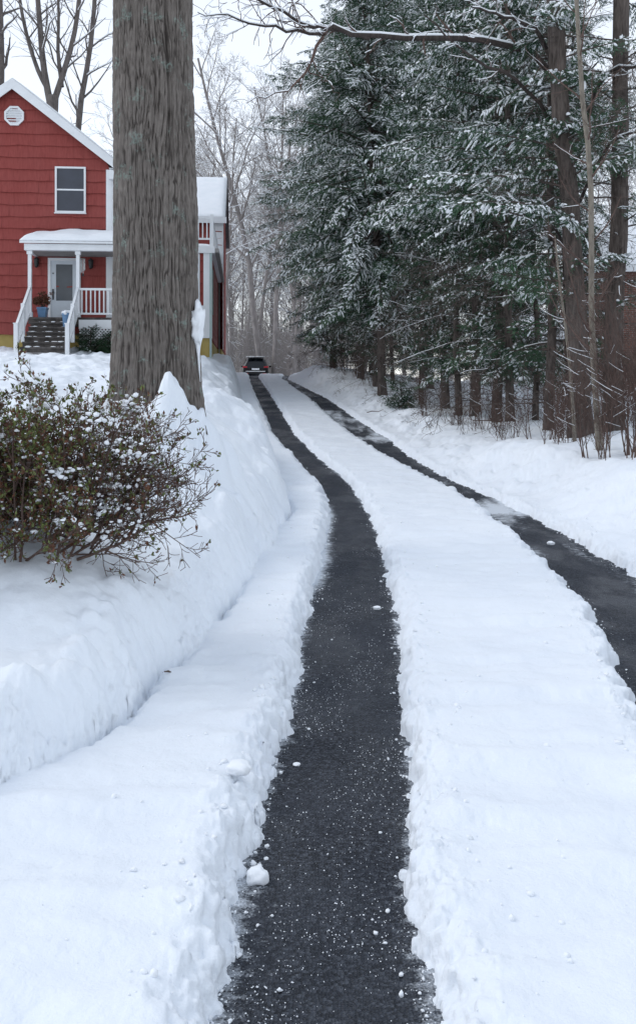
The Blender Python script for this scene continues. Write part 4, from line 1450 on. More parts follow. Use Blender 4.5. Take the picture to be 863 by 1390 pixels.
def red_house():
    root = empty('red_house', (HX, HY, HZ), 'red shingled house with white trim, gabled front and snowy porch roof', 'house', rz=HA)
    zf, ze, za = .60, 6.30, 8.78            # top of foundation, eave, apex
    hw = 3.14
    W6 = -2 * hw
    slope = (za - ze) / hw
    D = 9.0
    lim = lambda z: (0, 2 * hw) if z <= ze else ((z - ze) / slope, 2 * hw - (z - ze) / slope)
    g = Geo()
    shingle_wall(g, (W6, 0), (1, 0), (0, -1), 2 * hw, zf, za, lim, seed=1)
    g.build('front_wall', M['siding'], root)
    g = Geo()
    shingle_wall(g, (0, 0), (0, 1), (1, 0), D, zf, ze, seed=2)
    shingle_wall(g, (W6, D), (0, -1), (-1, 0), D, zf, ze, seed=3)
    g.add([(W6, D, zf), (0, D, zf), (0, D, ze), (-hw, D, za), (W6, D, ze)], [(1, 0, 4, 3, 2)])
    g.build('side_wall', M['siding'], root)
    g = Geo().box(W6 + .05, -.05, .03, D - .05, -1.2, zf)
    g.build('foundation', M['yellow'], root)
    # core so that nothing shows between the shakes
    g = Geo()
    g.add([(W6 + .03, .03, zf), (-.03, .03, zf), (-.03, .03, ze), (-hw, .03, za - .04), (W6 + .03, .03, ze)], [(0, 1, 2, 3, 4)])
    g.build('sheathing', M['deckdark'], root)
    # roof: two slabs, overhanging
    g, s = Geo(), None
    ov, th = .28, .14
    ex = .30
    for sx in (1, -1):
        xr, xe = -hw, -hw + sx * (hw + ex)
        zr, zee = za + .06, za + .06 - slope * (hw + ex)
        pts = [(xr, -ov, zr), (xe, -ov, zee), (xe, D + ov, zee), (xr, D + ov, zr)]
        g.hexa(pts + [(p[0], p[1], p[2] + th) for p in pts])
    g.build('roof', M['shingle'], root)
    for sx in (1, -1):
        g2 = Geo()
        n = 26
        rr = random.Random(5)
        xr, xe = -hw, -hw + sx * (hw + ex - .02)
        zr = za + .06 + th
        P = []
        for j in range(n + 1):
            y = -ov + .03 + (D + 2 * ov - .06) * j / n
            row = []
            for k in range(9):
                t = k / 8
                row.append((xr + (xe - xr) * t, y, zr - slope * abs(xe - xr) * t + (.10 + .03 * rr.random()) * (1 - (2 * abs(t - .5)) ** 6 * .75) * (1 if 0 < j < n else .55) + .003))
            P.append(row)
        vs = [p for r_ in P for p in r_]
        g2.add(vs, [(j * 9 + k, j * 9 + k + 1, (j + 1) * 9 + k + 1, (j + 1) * 9 + k) for j in range(n) for k in range(8)])
        edge = [(p[0], p[1], p[2] - .09) for p in P[0]]
        b = len(vs)
        g2.add(P[0] + edge, [(k, 9 + k, 9 + k + 1, k + 1) for k in range(8)])
        g2.build('roof_snow', M['bsnow'], root, True)
    # rake boards and returns
    for sx in (1, -1):
        g = Geo()
        xe = -hw + sx * (hw + ex)
        y0, y1 = -ov - .035, -ov - .003
        top = lambda x: za + .06 + th - slope * abs(x + hw) - .002
        a = [(-hw, y0, top(-hw) - .36), (xe, y0, top(xe) - .30), (xe, y1, top(xe) - .30), (-hw, y1, top(-hw) - .36), (-hw, y0, top(-hw) - .005), (xe, y0, top(xe) - .005), (xe, y1, top(xe) - .005), (-hw, y1, top(-hw) - .005)]
        g.hexa(a)
        x0, x1 = sorted((-hw + sx * (hw - .02), xe - sx * .002))
        zz = top(xe) - .30
        g.box(x0, x1, -ov - .030, .0, zz - .24, zz + .06)
        g.build('rake_board', M['white'], root)
    g = Geo().box(-ov * 0 - .14, .05, -.085, -.042, zf, ze - .22).box(.043, .083, -.085, .10, zf, ze - .22)
    g.build('corner_board', M['white'], root)
    g = Geo().box(W6 - .05, W6 + .14, -.085, -.042, zf, ze - .22)
    g.build('corner_board', M['white'], root)
    g = Geo().box(-.02, ex - .05, -ov + .02, D, ze - .22, ze - .20)
    g.build('soffit', M['white'], root)
    # octagonal vent
    g = Geo()
    c, zc, r = -hw + .02, za - .98, .34
    oct_ = [(c + r * math.cos(math.pi / 8 + k * math.pi / 4), zc + r * math.sin(math.pi / 8 + k * math.pi / 4)) for k in range(8)]
    inn = [(c + (r - .07) * math.cos(math.pi / 8 + k * math.pi / 4), zc + (r - .07) * math.sin(math.pi / 8 + k * math.pi / 4)) for k in range(8)]
    for k in range(8):
        q = (k + 1) % 8
        a, b, e, f = oct_[k], oct_[q], inn[q], inn[k]
        g.hexa([(a[0], -.10, a[1]), (b[0], -.10, b[1]), (b[0], -.03, b[1]), (a[0], -.03, a[1]), (f[0], -.10, f[1]), (e[0], -.10, e[1]), (e[0], -.03, e[1]), (f[0], -.03, f[1])])
    v = g.build('gable_vent', M['white'], root)
    g = Geo()
    g.add([(p[0], -.045, p[1]) for p in inn], [tuple(range(7, -1, -1))])
    for k in range(6):
        z = zc - .21 + k * .084
        hwid = min(r - .075, (r - .02) * 1.08 - abs(z - zc) * .62)
        g.hexa([(c - hwid, -.085, z - .03), (c + hwid, -.085, z - .03), (c + hwid, -.04, z + .0), (c - hwid, -.04, z + .0), (c - hwid, -.085, z - .008), (c + hwid, -.085, z - .008), (c + hwid, -.04, z + .03), (c - hwid, -.04, z + .03)])
    g.build('louver_slats', M['white'], v)
    # upper window
    window_unit(root, -1.80, -.80, 4.63, 6.15, -.03)

    # ---------------- porch
    fl, py = 1.06, -1.5
    px0, px1 = -2.45, .95
    Geo().box(px0 + .1, px1, py, -.05, fl - .07, fl).box(px0 + .1, px1, py + .03, -.05, fl - .20, fl - .071).build('porch_floor', [M['step']], root)
    Geo().box(-.78, px1, py - .02, py + .025, fl - .36, fl - .075).build('skirt_board', M['white'], root)
    # lattice under the porch
    g = Geo()
    lx0, lx1, lz0, lz1 = -.76, px1, .12, fl - .365
    k = -12
    while k < 30:
        for sg in (1, -1):
            u0 = lx0 + k * .105
            a, b = (u0, lz0), (u0 + (lz1 - lz0), lz1)
            if sg < 0: a, b = (u0, lz1), (u0 + (lz1 - lz0), lz0)
            t0 = max(0, (lx0 - a[0]) / (b[0] - a[0]))
            t1 = min(1, (lx1 - a[0]) / (b[0] - a[0]))
            if t1 > t0:
                y = py + .004 if sg > 0 else py + .016
                g.beam((a[0] + (b[0] - a[0]) * t0, y, a[1] + (b[1] - a[1]) * t0), (a[0] + (b[0] - a[0]) * t1, y, a[1] + (b[1] - a[1]) * t1), .010, .034)
        k += 1
    g.build('lattice', M['white'], root)
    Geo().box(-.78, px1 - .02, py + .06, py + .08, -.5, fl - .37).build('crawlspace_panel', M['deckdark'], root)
    for x in (-2.30, -.81, .80):
        g = Geo().box(x - .055, x + .055, py - .02, py + .09, fl, 3.16).box(x - .085, x + .085, py - .05, py + .12, 3.04, 3.155).box(x - .08, x + .08, py - .045, py + .115, fl + .001, fl + .16)
        g.build('porch_post', M['white'], root, bevel=.006)
    # porch roof
    g = Geo()
    g.box(px0, px1 + .1, py - .10, py + .12, 3.16, 3.36)
    g.box(px0, px0 + .10, py + .121, -.05, 3.16, 3.36)
    g.build('porch_beam', M['white'], root)
    g = Geo()
    ty = lambda y: 3.365 + (y - py + .2) * .26
    g.hexa([(px0 - .12, py - .2, ty(py - .2)), (px1 + .2, py - .2, ty(py - .2)), (px1 + .2, -.045, ty(-.045)), (px0 - .12, -.045, ty(-.045)), (px0 - .12, py - .2, ty(py - .2) + .09), (px1 + .2, py - .2, ty(py - .2) + .09), (px1 + .2, -.045, ty(-.045) + .09), (px0 - .12, -.045, ty(-.045) + .09)])
    g.build('porch_roof', M['white'], root)
    snow_slab('porch_roof_snow', root, px0 - .1, px1 + .15, py - .18, -.10, lambda x, y: ty(y) + .09, .20, 60, 22, 5, .02, .42)
    Geo().box(px0 + .1, px1, py + .125, -.05, 3.18, 3.20).build('porch_ceiling', M['plank'], root)
    # door
    g = Geo()
    x0, x1 = -2.03, -.97
    g.box(x0, x0 + .09, -.10, -.03, fl, 3.13).box(x1 - .09, x1, -.10, -.03, fl, 3.13).box(x0 + .09, x1 - .09, -.10, -.03, 3.04, 3.13)
    dr = g.build('door_frame', M['white'], root)
    g = Geo()
    a0, a1 = x0 + .092, x1 - .092
    gx0, gx1, gz0, gz1 = a0 + .17, a1 - .17, 1.72, 2.92
    for q in ((a0, gx0, fl + .02, 3.038), (gx1, a1, fl + .02, 3.038), (gx0, gx1, fl + .02, gz0), (gx0, gx1, gz1, 3.038)):
        g.box(q[0], q[1], -.075, -.035, q[2], q[3])
    g.box(gx0 + .04, gx1 - .04, -.085, -.076, fl + .16, gz0 - .14)
    dd = g.build('door', M['door'], root)
    Geo().box(gx0, gx1, -.062, -.04, gz0, gz1).build('door_glass', M['blind'], dd)
    g = Geo().box(a0 + .05, a0 + .10, -.10, -.076, 1.75, 2.10).lathe([(.03, 0), (.035, -.03), (.02, -.05)], 10, (a0 + .075, -.10, 1.98), axis='y')
    g.build('handle', M['dark'], dd)
    Geo().lathe([(.022, 0), (.022, -.02)], 10, (a0 + .075, -.076, 2.62), axis='y').build('deadbolt', M['dark'], dd)
    for x, z in ((-2.38 + .0, 2.95), (-.62, 2.92)):
        g = Geo().box(x - .05, x + .05, -.07, -.035, z - .10, z + .14).beam((x, -.06, z + .16), (x, -.19, z + .19), .025, .025)
        g.lathe([(.02, .18), (.10, .12), (.085, .10), (.06, -.12), (.02, -.16)], 10, (x, -.19, z))
        l = g.build('wall_lantern', M['dark'], root)
        Geo().lathe([(.055, .09), (.05, -.08)], 8, (x, -.20, z)).build('lamp_glass', M['white'], l)
    # steps
    n = 7
    rise, run = (fl + .12) / n, .265
    g = Geo()
    sx0, sx1 = -2.22, -.88
    for k in range(1, n):
        z = fl - k * rise
        y = py - (k - 1) * run
        g.box(sx0, sx1, y - run - .03, y, z - .055, z)
        g.box(sx0, sx1, y - run + .02, y - run + .035, z - rise, z - .056)
    g.build('stair', M['step'], root)
    rr = np.random.default_rng(4)
    P, R = [], []
    for k in range(1, n):
        z, y = fl - k * rise, py - (k - 1) * run
        for _ in range(9):
            x = rr.uniform(sx0 + .06, sx1 - .06)
            if rr.random() < .5: x = rr.choice([rr.uniform(sx0 + .05, sx0 + .4), rr.uniform(sx1 - .45, sx1 - .05)])
            P.append((x, y - rr.uniform(.05, .26), z)), R.append(rr.uniform(.03, .10))
    V, F = blobs(np.array(P), np.array(R), ICO2, rr, .30, .08)
    np_obj('stair_snow', V, F, M['bsnow'], root, True)
    yb, zb = py - 6.6 * run, fl - 6.4 * rise
    for x in (-2.30, -.81):
        g = Geo()
        t1 = (x, py - .02, fl + .92)
        b1 = (x, yb, zb + .66)
        mid = tuple((t1[i] + b1[i]) / 2 for i in range(3))
        g.beam(t1, b1, .075, .075)
        lo1, lo0 = (x, py - .02, fl + .12), (x, yb, zb + .06)
        g.beam(lo1, lo0, .05, .06)
        for k in range(1, 17):
            t = k / 17
            y = t1[1] + (b1[1] - t1[1]) * t
            g.beam((x, y, lo1[2] + (lo0[2] - lo1[2]) * t + .03), (x, y, t1[2] + (b1[2] - t1[2]) * t - .037), .035, .035)
        g.box(x - .055, x + .055, mid[1] - .055, mid[1] + .055, (fl + zb) / 2 - .3, mid[2] + .10)
        g.box(x - .06, x + .06, yb - .06, yb + .06, zb - .5, zb + .74).box(x - .075, x + .075, yb - .075, yb + .075, zb + .741, zb + .77)
        g.build('stair_railing', M['white'], root)
    g = Geo()
    for a, b in ((-.755, .745),):
        g.box(a, b, py - .01, py + .06, fl + .86, fl + .93).box(a, b, py + .0, py + .05, fl + .09, fl + .15)
        nb = 11
        for k in range(nb):
            x = a + (b - a) * (k + .5) / nb
            g.box(x - .02, x + .02, py + .005, py + .045, fl + .151, fl + .859)
    g.build('porch_railing', M['white'], root)

    # ---------------- low wing with a deck on its roof
    ex0, ex1, ey0, ey1, et = 0.0, 3.23, 1.75, 10.7, 3.84
    g = Geo()
    shingle_wall(g, (ex0, ey0), (1, 0), (0, -1), ex1, .62, et - .1, seed=8)
    shingle_wall(g, (ex1, ey0), (0, 1), (1, 0), ey1 - ey0, .62, et - .1, expo=.30, seed=9, out=.020)
    g.build('wing_wall', M['siding'], root)
    Geo().box(ex0, ex1 - .02, ey0 + .02, ey1, -1.2, .62).box(ex1 - .30, ex1 + .01, ey0 - .02, ey0 + .30, -1.0, .60).build('wing_foundation', M['yellow'], root)
    Geo().box(ex0 + .1, ex1 - .03, ey0 + .03, ey1, .62, et - .12).build('wing_core', M['deckdark'], root)
    g = Geo().box(ex1 - .24, ex1 + .045, ey0 - .09, ey0 - .045, .60, et - .24).box(ex1 + .046, ex1 + .064, ey0 - .09, ey0 + .16, .60, et - .24)
    g.box(ex1 - .47, ex1 - .37, ey0 - .09, ey0 - .045, .60, et - .24).box(ex1 - .3699, ex1 - .2401, ey0 - .085, ey0 - .045, .60, 1.75)
    g.build('corner_board', M['white'], root)
    g = Geo().box(ex0, ex1 + .16, ey0 - .16, ey0 - .02, et - .24, et).box(ex1 + .02, ex1 + .16, ey0 - .019, ey1, et - .24, et).box(ex0, ex1 + .019, ey0 - .019, ey1, et - .10, et - .002)
    g.build('deck_floor', M['white'], root)
    g = Geo().box(ex1 + .165, ex1 + .30, ey0 - .18, ey1, et - .22, et - .08)
    g.build('gutter', M['plank'], root)
    g = Geo().box(ex1 - .02, ex1 + .055, ey0 - .175, ey0 - .095, -.2, et - .25)
    g.build('downspout', M['downpipe'], root)
    Geo().box(ex1 + .045, ex1 + .075, ey0 + .35, ey0 + .9, 1.5, 3.1).build('shutter', M['shutter'], root)
    Geo().box(ex1 + .055, ex1 + .10, ey1 - .14, ey1 - .06, .1, et - .25).build('downspout', M['plank'], root)
    snow_slab('deck_snow', root, ex0 + .1, ex1 + .1, ey0 - .10, ey1 - .1, lambda x, y: et, .13, 24, 40, 6, .02, .2)
    g = Geo()
    ht = et + 1.02
    g.beam((ex0 + .1, ey0, ht), (ex1 + .03, ey0, ht), .08, .06).beam((ex0 + .1, ey0, et + .28), (ex1 + .03, ey0, et + .28), .05, .06)
    g.beam((ex1 + .05, ey0, ht), (ex1 + .05, ey1, ht), .08, .06).beam((ex1 + .05, ey0, et + .28), (ex1 + .05, ey1, et + .28), .05, .06)
    x = ex1 - .12
    while x > ex0 + .1:
        g.box(x - .02, x + .02, ey0 - .02, ey0 + .02, et + .31, ht - .031)
        x -= .15
    y = ey0 + .2
    while y < ey1 - .1:
        g.box(ex1 + .03, ex1 + .07, y - .02, y + .02, et + .31, ht - .031)
        y += .15
    for x, y in ((ex1 + .05, ey0), (ex1 / 2, ey0), (ex1 + .05, (ey0 + ey1) / 2), (ex1 + .05, ey1 - .15), (ex0 + .1, ey0)):
        g.box(x - .06, x + .06, y - .06, y + .06, et + .003, ht + .12)
    g.build('deck_railing', M['white'], root)

    # ---------------- rear wing with the snowy roof
    rx0, rx1, ry0, ry1, re, ra = -4.2, 3.42, 10.8, 18.8, 6.55, 9.1
    g = Geo()
    gl = lambda z: (0, ry1 - ry0) if z <= re else ((z - re) / .6375, ry1 - ry0 - (z - re) / .6375)
    shingle_wall(g, (rx1, ry0), (0, 1), (1, 0), ry1 - ry0, .62, ra, gl, expo=.30, seed=11, out=.020)
    shingle_wall(g, (rx0, ry0), (1, 0), (0, -1), rx1 - rx0, 3.8, re, expo=.30, seed=12)
    g.add([(rx0, ry1, .6), (rx0, ry0, .6), (rx0, ry0, re), (rx0, (ry0 + ry1) / 2, ra), (rx0, ry1, re)], [(0, 1, 2, 3, 4)])
    g.add([(rx1, ry1, .6), (rx0, ry1, .6), (rx0, ry1, re), (rx1, ry1, re)], [(0, 1, 2, 3)])
    g.build('rear_wall', M['siding'], root)
    Geo().box(rx0, rx1 - .02, ry0 + .02, ry1 - .02, -1.2, .615).build('rear_foundation', M['yellow'], root)
    g = Geo()
    ym = (ry0 + ry1) / 2
    for y0 in (ry0 - .3, ry1 + .3):
        zz = ra - .6375 * abs(y0 - ym) + .05
        p = [(rx0 - .2, y0, zz), (rx1 + .2, y0, zz), (rx1 + .2, ym, ra + .05), (rx0 - .2, ym, ra + .05)]
        if y0 > ym: p = p[::-1]
        g.hexa(p + [(q[0], q[1], q[2] + .12) for q in p])
    g.build('rear_roof', M['shingle'], root)
    zz0 = ra - .6375 * (ym - ry0 + .3) + .17
    snow_slab('rear_roof_snow', root, rx0 - .18, rx1 + .16, ry0 - .28, ym, lambda x, y: zz0 + (y - ry0 + .3) * .6375, .075, 40, 30, 7, .0, .25)
    snow_slab('rear_roof_snow', root, rx0 - .18, rx1 + .16, ym + .02, ry1 + .28, lambda x, y: ra + .17 - (y - ym) * .6375, .075, 40, 30, 8, .0, .25)
    g = Geo().box(rx0 - .2, rx1 + .21, ry0 - .335, ry0 - .303, zz0 - .28, zz0).box(rx1 - .55, rx1 + .05, ry0 - .06, ry0 - .042, 3.86, re)
    g.box(rx1 + .042, rx1 + .064, ry0 - .06, ry0 + .14, .6, re - .05)
    g.build('rear_trim', M['white'], root)
    window_unit(root, 1.2, 2.1, 4.7, 6.0, ry0 - .03)
    return root


house = red_house()
HM = Matrix.Translation((HX, HY, HZ)) @ Matrix.Rotation(HA, 4, 'Z')
hw_ = lambda x, y, z: HM @ Vector((x, y, z))


def flower_pot(p, label, r, h, seed, plant, snow=False):
    root = empty('flower_pot', p, label, 'flower pot')
    g = Geo().lathe([(r * .72, 0), (r * .95, h * .8), (r * 1.05, h * .82), (r * 1.05, h), (r * .9, h), (r * .85, h * .9), (.01, h * .88)], 4 if not snow else 14)
    o = g.build('pot', M['blue'], root, bevel=.008)
    o.rotation_euler = (0, 0, .785)
    rng = np.random.default_rng(seed)
    if plant:
        pr = random.Random(seed)
        out = {}
        S = dict(wander=.2, up=(.05, .04, .03), taper=.6, rmin=.003, n=(5, 4, 3), t0=(.3, .2, .2), ang=(.6, .7, .7), len=(.5, .5, .5), thin=.7)
        for k in range(12):
            grow(pr, (pr.gauss(0, .05), pr.gauss(0, .05), h * .85), nrm((pr.gauss(0, .4), pr.gauss(0, .4), 1)), pr.uniform(.28, .52), .006, 0, 2, out, S)
        np_obj('dry_stems', *join([tubes(out[l], 4) for l in out]), M['twig'], root, True)
        Q = []
        for q in out[2] + out[1]:
            for k in range(3):
                o_ = np.array(q[0][-1 - k % 2])
                dd = rng.normal(0, 1, 3)
                dd /= np.linalg.norm(dd)
                w = np.cross(dd, rng.normal(0, 1, 3))
                w /= np.linalg.norm(w)
                Q.append([o_, o_ + dd * .03 + w * .018, o_ + dd * .065, o_ + dd * .03 - w * .018])
        Q = np.array(Q)
        np_obj('leaves', Q.reshape(-1, 3), np.arange(len(Q) * 4).reshape(-1, 4), M['leafb'], root)
    if snow:
        V, F = blobs(np.array([(0, 0, h), (.08, .03, h + .02), (-.08, -.02, h + .01), (.0, -.1, h - .0)]), np.array([.13, .1, .1, .08]), ICO2, rng, .7, .07)
        np_obj('snow_cover', V, F, M['bsnow'], root, True)
    return root


flower_pot(hw_(-1.98, -1.12, 1.061), 'square blue pot with a dried plant on the porch beside the door', .21, .34, 31, True)
flower_pot(hw_(-1.05, -2.1, .72), 'small blue pot capped with snow on the porch steps', .14, .42, 32, False, True)


def wind_chime():
    p = hw_(-.80, -.62, 3.17)
    root = empty('wind_chime', p, 'slim white wind chime hanging from the porch roof beside the door', 'wind chime')
    Geo().lathe([(.075, -.14), (.08, -.13), (.075, -.12)], 12).build('ring', M['plank'], root)
    g = Geo()
    for k in range(5):
        a = k * 1.257
        g.lathe([(.012, -.15), (.012, -.50 - .03 * k)], 7, (.06 * math.cos(a), .06 * math.sin(a), 0))
    g.build('tubes', M['chrome'], root)
    Geo().beam((0, 0, 0), (0, 0, -.12), .006, .006).beam((0, 0, -.15), (0, 0, -.60), .005, .005).box(-.03, .03, -.004, .004, -.70, -.60).build('clapper', M['dark'], root)


wind_chime()
for k, (x, y, w) in enumerate(((-.35, -1.95, .8), (.35, -2.0, .85))):
    p = hw_(x, y, 0)
    evergreen_bush(p.x, p.y, ground_at(p.x, p.y) - .05, w, .85, ('dark green evergreen bush beside the stair against the white lattice', 'dark green evergreen bush half hidden by the big trunk, against the lattice')[k], 90 + k, 'yew', snowy=.1)


# ---------------------------------------------------------------- the parked car beyond the crest
def car():
    x, y = -4.35, 65.0
    root = empty('parked_car', (x, y, float(zd(y)) + .02), 'black hatchback SUV seen from behind with red tail lights, beyond the crest', 'car', rz=.05)
    st = [(-.02, .78, .42, .86, .90, .70), (.04, .89, .30, .98, 1.03, .74), (.22, .925, .27, 1.02, 1.30, .66), (.42, .93, .26, 1.03, 1.58, .60), (.75, .93, .26, 1.03, 1.68, .59), (1.6, .93, .25, 1.02, 1.72, .60), (2.4, .93, .25, 1.0, 1.68, .60), (3.0, .93, .25, .98, 1.40, .63), (3.45, .93, .26, .97, 1.08, .70), (4.3, .90, .28, .88, .95, .66), (4.62, .78, .36, .72, .76, .56)]
    V, F = [], []
    for yy, w, zb, zbelt, zr, wr in st:
        half = [(0, zb), (w * .86, zb), (w, zb + .16), (w, (zb + zbelt) / 2), (w * .985, zbelt), (wr + (w - wr) * .28, zbelt + (zr - zbelt) * .55), (wr, zr - .02), (wr * .6, zr + .02), (0, zr + .03)]
        ring = half + [(-a, b) for a, b in half[-2:0:-1]]
        V += [(a, yy, b) for a, b in ring]
    k = 16
    for i in range(len(st) - 1):
        for j in range(k):
            F.append((i * k + j, i * k + (j + 1) % k, (i + 1) * k + (j + 1) % k, (i + 1) * k + j))
    F += [tuple(range(k))[::-1], tuple(range((len(st) - 1) * k, len(st) * k))]
    F = [tuple(reversed(f)) for f in F]
    g = Geo().add(V, F)
    b = g.build('body', M['carpaint'], root, True)
    s = b.modifiers.new('smooth', 'SUBSURF')
    s.levels = s.render_levels = 2
    q = lambda t, hw: None
    g = Geo()
    g.add([(-.60, .085, 1.07), (.60, .085, 1.07), (.53, .36, 1.47), (-.53, .36, 1.47), (0, .06, 1.07), (0, .34, 1.49)], [(0, 4, 5, 3), (4, 1, 2, 5)])
    g.build('rear_window', M['carglass'], root, True)
    for sx in (1, -1):
        g = Geo()
        g.add([(sx * .935, .75, 1.06), (sx * .935, 2.75, 1.04), (sx * .70, 2.45, 1.58), (sx * .70, .85, 1.60)], [(0, 1, 2, 3)])
        g.build('side_window', M['carglass'], root)
        g = Geo().hexa([(sx * .58, -.01, .93), (sx * .885, .03, .93), (sx * .90, .22, .93), (sx * .58, .12, .93), (sx * .58, .0, 1.03), (sx * .88, .05, 1.07), (sx * .90, .22, 1.07), (sx * .58, .12, 1.03)])
        g.build('tail_light', M['tail'], root, bevel=.02)
        Geo().hexa([(sx * .93, 2.85, 1.03), (sx * 1.10, 2.88, 1.05), (sx * 1.10, 2.98, 1.05), (sx * .93, 2.98, 1.03), (sx * .93, 2.85, 1.15), (sx * 1.10, 2.88, 1.17), (sx * 1.10, 2.98, 1.17), (sx * .93, 2.98, 1.15)]).build('mirror', M['carpaint'], root, bevel=.02)
        Geo().beam((sx * .56, .8, 1.755), (sx * .56, 2.5, 1.76), .04, .05).build('roof_rail', M['chrome'], root)
    Geo().hexa([(-.58, .20, 1.60), (.58, .20, 1.60), (.56, .62, 1.69), (-.56, .62, 1.69), (-.58, .20, 1.65), (.58, .20, 1.65), (.56, .62, 1.735), (-.56, .62, 1.735)]).build('spoiler', M['carpaint'], root, bevel=.015)
    Geo().box(-.80, .80, -.07, .06, .46, .64).build('bumper', M['carpaint'], root, bevel=.03)
    Geo().box(-.68, .68, -.085, -.06, .655, .715).build('bumper_trim', M['chrome'], root)
    Geo().box(-.26, .26, -.06, -.035, .78, .90).build('number_plate', M['white'], root)
    for sx in (1, -1):
        Geo().box(sx * .62 - .12, sx * .62 + .12, -.082, -.068, .50, .56).build('reflector', M['tail'], root)
    Geo().beam((-.02, .12, 1.10), (.30, .22, 1.22), .02, .02).build('rear_wiper', M['dark'], root)
    for sx in (1, -1):
        for yy in (.85, 3.65):
            g = Geo().lathe([(.22, -.12), (.33, -.12), (.35, -.08), (.35, .08), (.33, .12), (.22, .12)], 24, (sx * .84, yy, .35), axis='x')
            w = g.build('wheel', M['tyre'], root, True)
            Geo().lathe([(.05, -.10), (.215, -.10), (.215, .10), (.05, .10)], 18, (sx * .84, yy, .35), axis='x').build('rim', M['chrome'], w)
    V, F = blobs(np.array([(-.3, 1.3, 1.75), (.25, 1.2, 1.75), (0, 1.9, 1.74)]), np.array([.4, .4, .45]), ICO2, np.random.default_rng(3), .10, .03)
    np_obj('roof_snow', V, F, M['bsnow'], root, True)


car()


# ---------------------------------------------------------------- houses behind the trees
def brick_house():
    x0, y0, z0 = 11.15, 35.0, 1.55
    root = empty('brick_house', (x0, y0, z0), 'red brick house with a snowy roof behind the trees at the picture edge', 'house', rz=math.radians(-6))
    Wd, D, H = 11.0, 8.0, 4.75
    Geo().box(0, Wd, 0, D, -.6, H).build('wall', M['brick'], root)
    g = Geo()
    for y in (-.4, D + .4):
        z = H - .1
        p = [(-.4, y, z), (Wd + .4, y, z), (Wd + .4, D / 2, H + 2.6), (-.4, D / 2, H + 2.6)]
        if y > 0: p = p[::-1]
        g.hexa(p + [(q[0], q[1], q[2] + .15) for q in p])
    g.build('roof', M['shingle'], root)
    for s in (0, 1):
        f = (lambda x, y: H + .05 + (y + .4) * (2.7 / (D / 2 + .4))) if s == 0 else (lambda x, y: H + 2.75 - (y - D / 2) * (2.7 / (D / 2 + .4)))
        snow_slab('roof_snow', root, -.38, Wd + .38, (-.38, D / 2 + .01)[s], (D / 2, D + .38)[s], f, .22, 30, 16, 9 + s, 0, .3)
    for x in (-.001, Wd + .001):
        sg = 1 if x > 1 else -1
        Geo().add([(x, 0, H - .02), (x, D, H - .02), (x, D / 2, H + 2.5)], [(0, 1, 2) if sg > 0 else (2, 1, 0)]).build('gable', M['brick'], root)
    Geo().box(-.4, Wd + .4, -.44, -.405, H - .14, H + .1).box(-.10, .0, -.06, -.002, -.3, H - .15).build('trim', M['white'], root)
    for a in (1.6, 4.4, 7.6):
        window_unit(root, a, a + 1.1, 2.1, 3.6, -.002)
        Geo().box(a - .1, a + 1.2, -.06, -.002, 1.9, 2.05).build('sill', M['white'], root)
    Geo().box(3.0, 3.9, 3.2, 4.0, H + 1.5, H + 4.0).build('chimney', M['brick'], root)


def garage():
    x0, y0, z0 = 11.0, 56.0, 1.9
    root = empty('grey_outbuilding', (x0, y0, z0), 'weathered grey building with two windows glimpsed between the hemlock trunks', 'outbuilding', rz=math.radians(4))
    Wd, D, H = 6.0, 6.0, 2.9
    g = Geo().box(0, Wd, 0, D, -.6, H)
    for k in range(14):
        g.box(-.012, Wd + .012, -.012 - .006 * (k % 2), -.001, .05 + k * .2, .19 + k * .2)
    g.build('wall', M['plank'], root)
    g = Geo()
    for y in (-.3, D + .3):
        p = [(-.3, y, H - .1), (Wd + .3, y, H - .1), (Wd + .3, D / 2, H + 1.7), (-.3, D / 2, H + 1.7)]
        if y > 0: p = p[::-1]
        g.hexa(p + [(q[0], q[1], q[2] + .12) for q in p])
    g.build('roof', M['shingle'], root)
    for s in (0, 1):
        f = (lambda x, y: H + .03 + (y + .3) * (1.8 / 3.3)) if s == 0 else (lambda x, y: H + 1.83 - (y - 3) * (1.8 / 3.3))
        snow_slab('roof_snow', root, -.28, Wd + .28, (-.28, 3.01)[s], (3, D + .28)[s], f, .2, 20, 14, 19 + s, 0, .3)
    for a in (1.2, 3.7):
        window_unit(root, a, a + .9, 1.0, 2.2, -.018)


brick_house()
garage()

# ---------------------------------------------------------------- light, sky, camera
SUN_EL, SUN_AZ = math.radians(48), math.radians(-75)
world = bpy.data.worlds.new('World')
scene.world = world
world.use_nodes = True
nt = world.node_tree
nt.nodes.clear()
N_ = nt.nodes.new
tc = N_('ShaderNodeTexCoord')
sky = N_('ShaderNodeTexSky')
sky.sky_type = 'NISHITA'
sky.sun_disc = False
sky.sun_elevation = SUN_EL
sky.sun_rotation = SUN_AZ
bg1 = N_('ShaderNodeBackground')
bg1.inputs['Strength'].default_value = .05
nt.links.new(sky.outputs[0], bg1.inputs[0])
sep = N_('ShaderNodeSeparateXYZ')
nt.links.new(tc.outputs['Generated'], sep.inputs[0])
rp = N_('ShaderNodeValToRGB')
e = rp.color_ramp.elements
e[0].position, e[0].color = 0.0, (1.0, 1.015, 1.03, 1)
e[1].position, e[1].color = .75, (.70, .76, .84, 1)
nt.links.new(sep.outputs[2], rp.inputs[0])
no = N_('ShaderNodeTexNoise')
no.inputs['Scale'].default_value = 1.6
no.inputs['Detail'].default_value = 4
nt.links.new(tc.outputs['Generated'], no.inputs['Vector'])
r2 = N_('ShaderNodeValToRGB')
r2.color_ramp.elements[0].position, r2.color_ramp.elements[0].color = .3, (.94, .945, .955, 1)
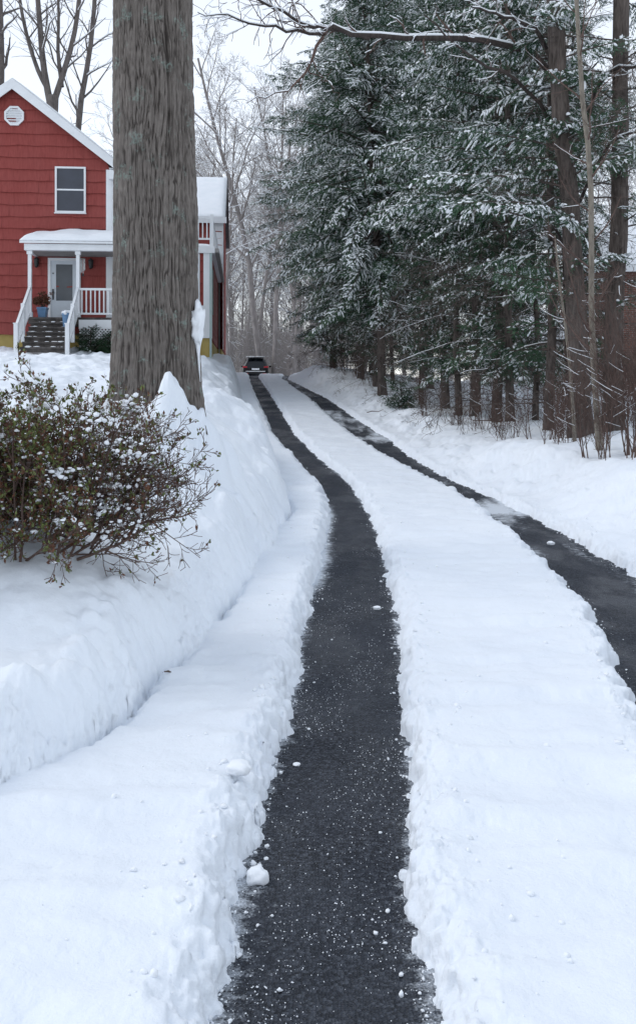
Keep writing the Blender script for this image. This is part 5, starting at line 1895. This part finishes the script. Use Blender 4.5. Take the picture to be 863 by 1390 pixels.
r2.color_ramp.elements[1].position, r2.color_ramp.elements[1].color = .7, (1.0, 1.0, 1.0, 1)
nt.links.new(no.outputs['Fac'], r2.inputs[0])
mx = N_('ShaderNodeMix')
mx.data_type = 'RGBA'
mx.blend_type = 'MULTIPLY'
mx.inputs[0].default_value = 1
nt.links.new(rp.outputs[0], mx.inputs[6])
nt.links.new(r2.outputs[0], mx.inputs[7])
bg2 = N_('ShaderNodeBackground')
bg2.inputs['Strength'].default_value = .92
nt.links.new(mx.outputs[2], bg2.inputs[0])
ad = N_('ShaderNodeAddShader')
ow = N_('ShaderNodeOutputWorld')
nt.links.new(bg1.outputs[0], ad.inputs[0])
nt.links.new(bg2.outputs[0], ad.inputs[1])
nt.links.new(ad.outputs[0], ow.inputs[0])

sl = bpy.data.lights.new('sun', 'SUN')
sl.energy = .8
sl.angle = math.radians(30)
sl.color = (1.0, .97, .93)
so_ = link(bpy.data.objects.new('sun', sl))
# sun_rotation 0 is +Y, clockwise from above; the lamp shines from that direction
sd = Vector((math.sin(SUN_AZ) * math.cos(SUN_EL), math.cos(SUN_AZ) * math.cos(SUN_EL), math.sin(SUN_EL)))
so_.rotation_euler = sd.to_track_quat('Z', 'Y').to_euler()
so_.location = (-10, 20, 40)

cam = bpy.data.cameras.new('camera')
cam.sensor_fit = 'VERTICAL'
cam.sensor_height = 36
cam.lens = 36 * FPX / 1390
cam.shift_y = -(695 - 530) / 1390
cam.clip_start = .05
cam.clip_end = 2000
co = link(bpy.data.objects.new('camera', cam))
co.location = (0, 0, EYE)
co.rotation_euler = (math.pi / 2, 0, 0)
scene.camera = co

scene.view_settings.view_transform = 'Standard'
scene.view_settings.look = 'None'
scene.view_settings.gamma = 1
scene.view_settings.exposure = .10
scene.view_settings.use_curve_mapping = False
scene.render.engine = 'CYCLES'
scene.cycles.use_denoising = True
scene.cycles.max_bounces = 6
scene.cycles.diffuse_bounces = 4
scene.cycles.glossy_bounces = 2
scene.cycles.caustics_reflective = False
scene.cycles.caustics_refractive = False
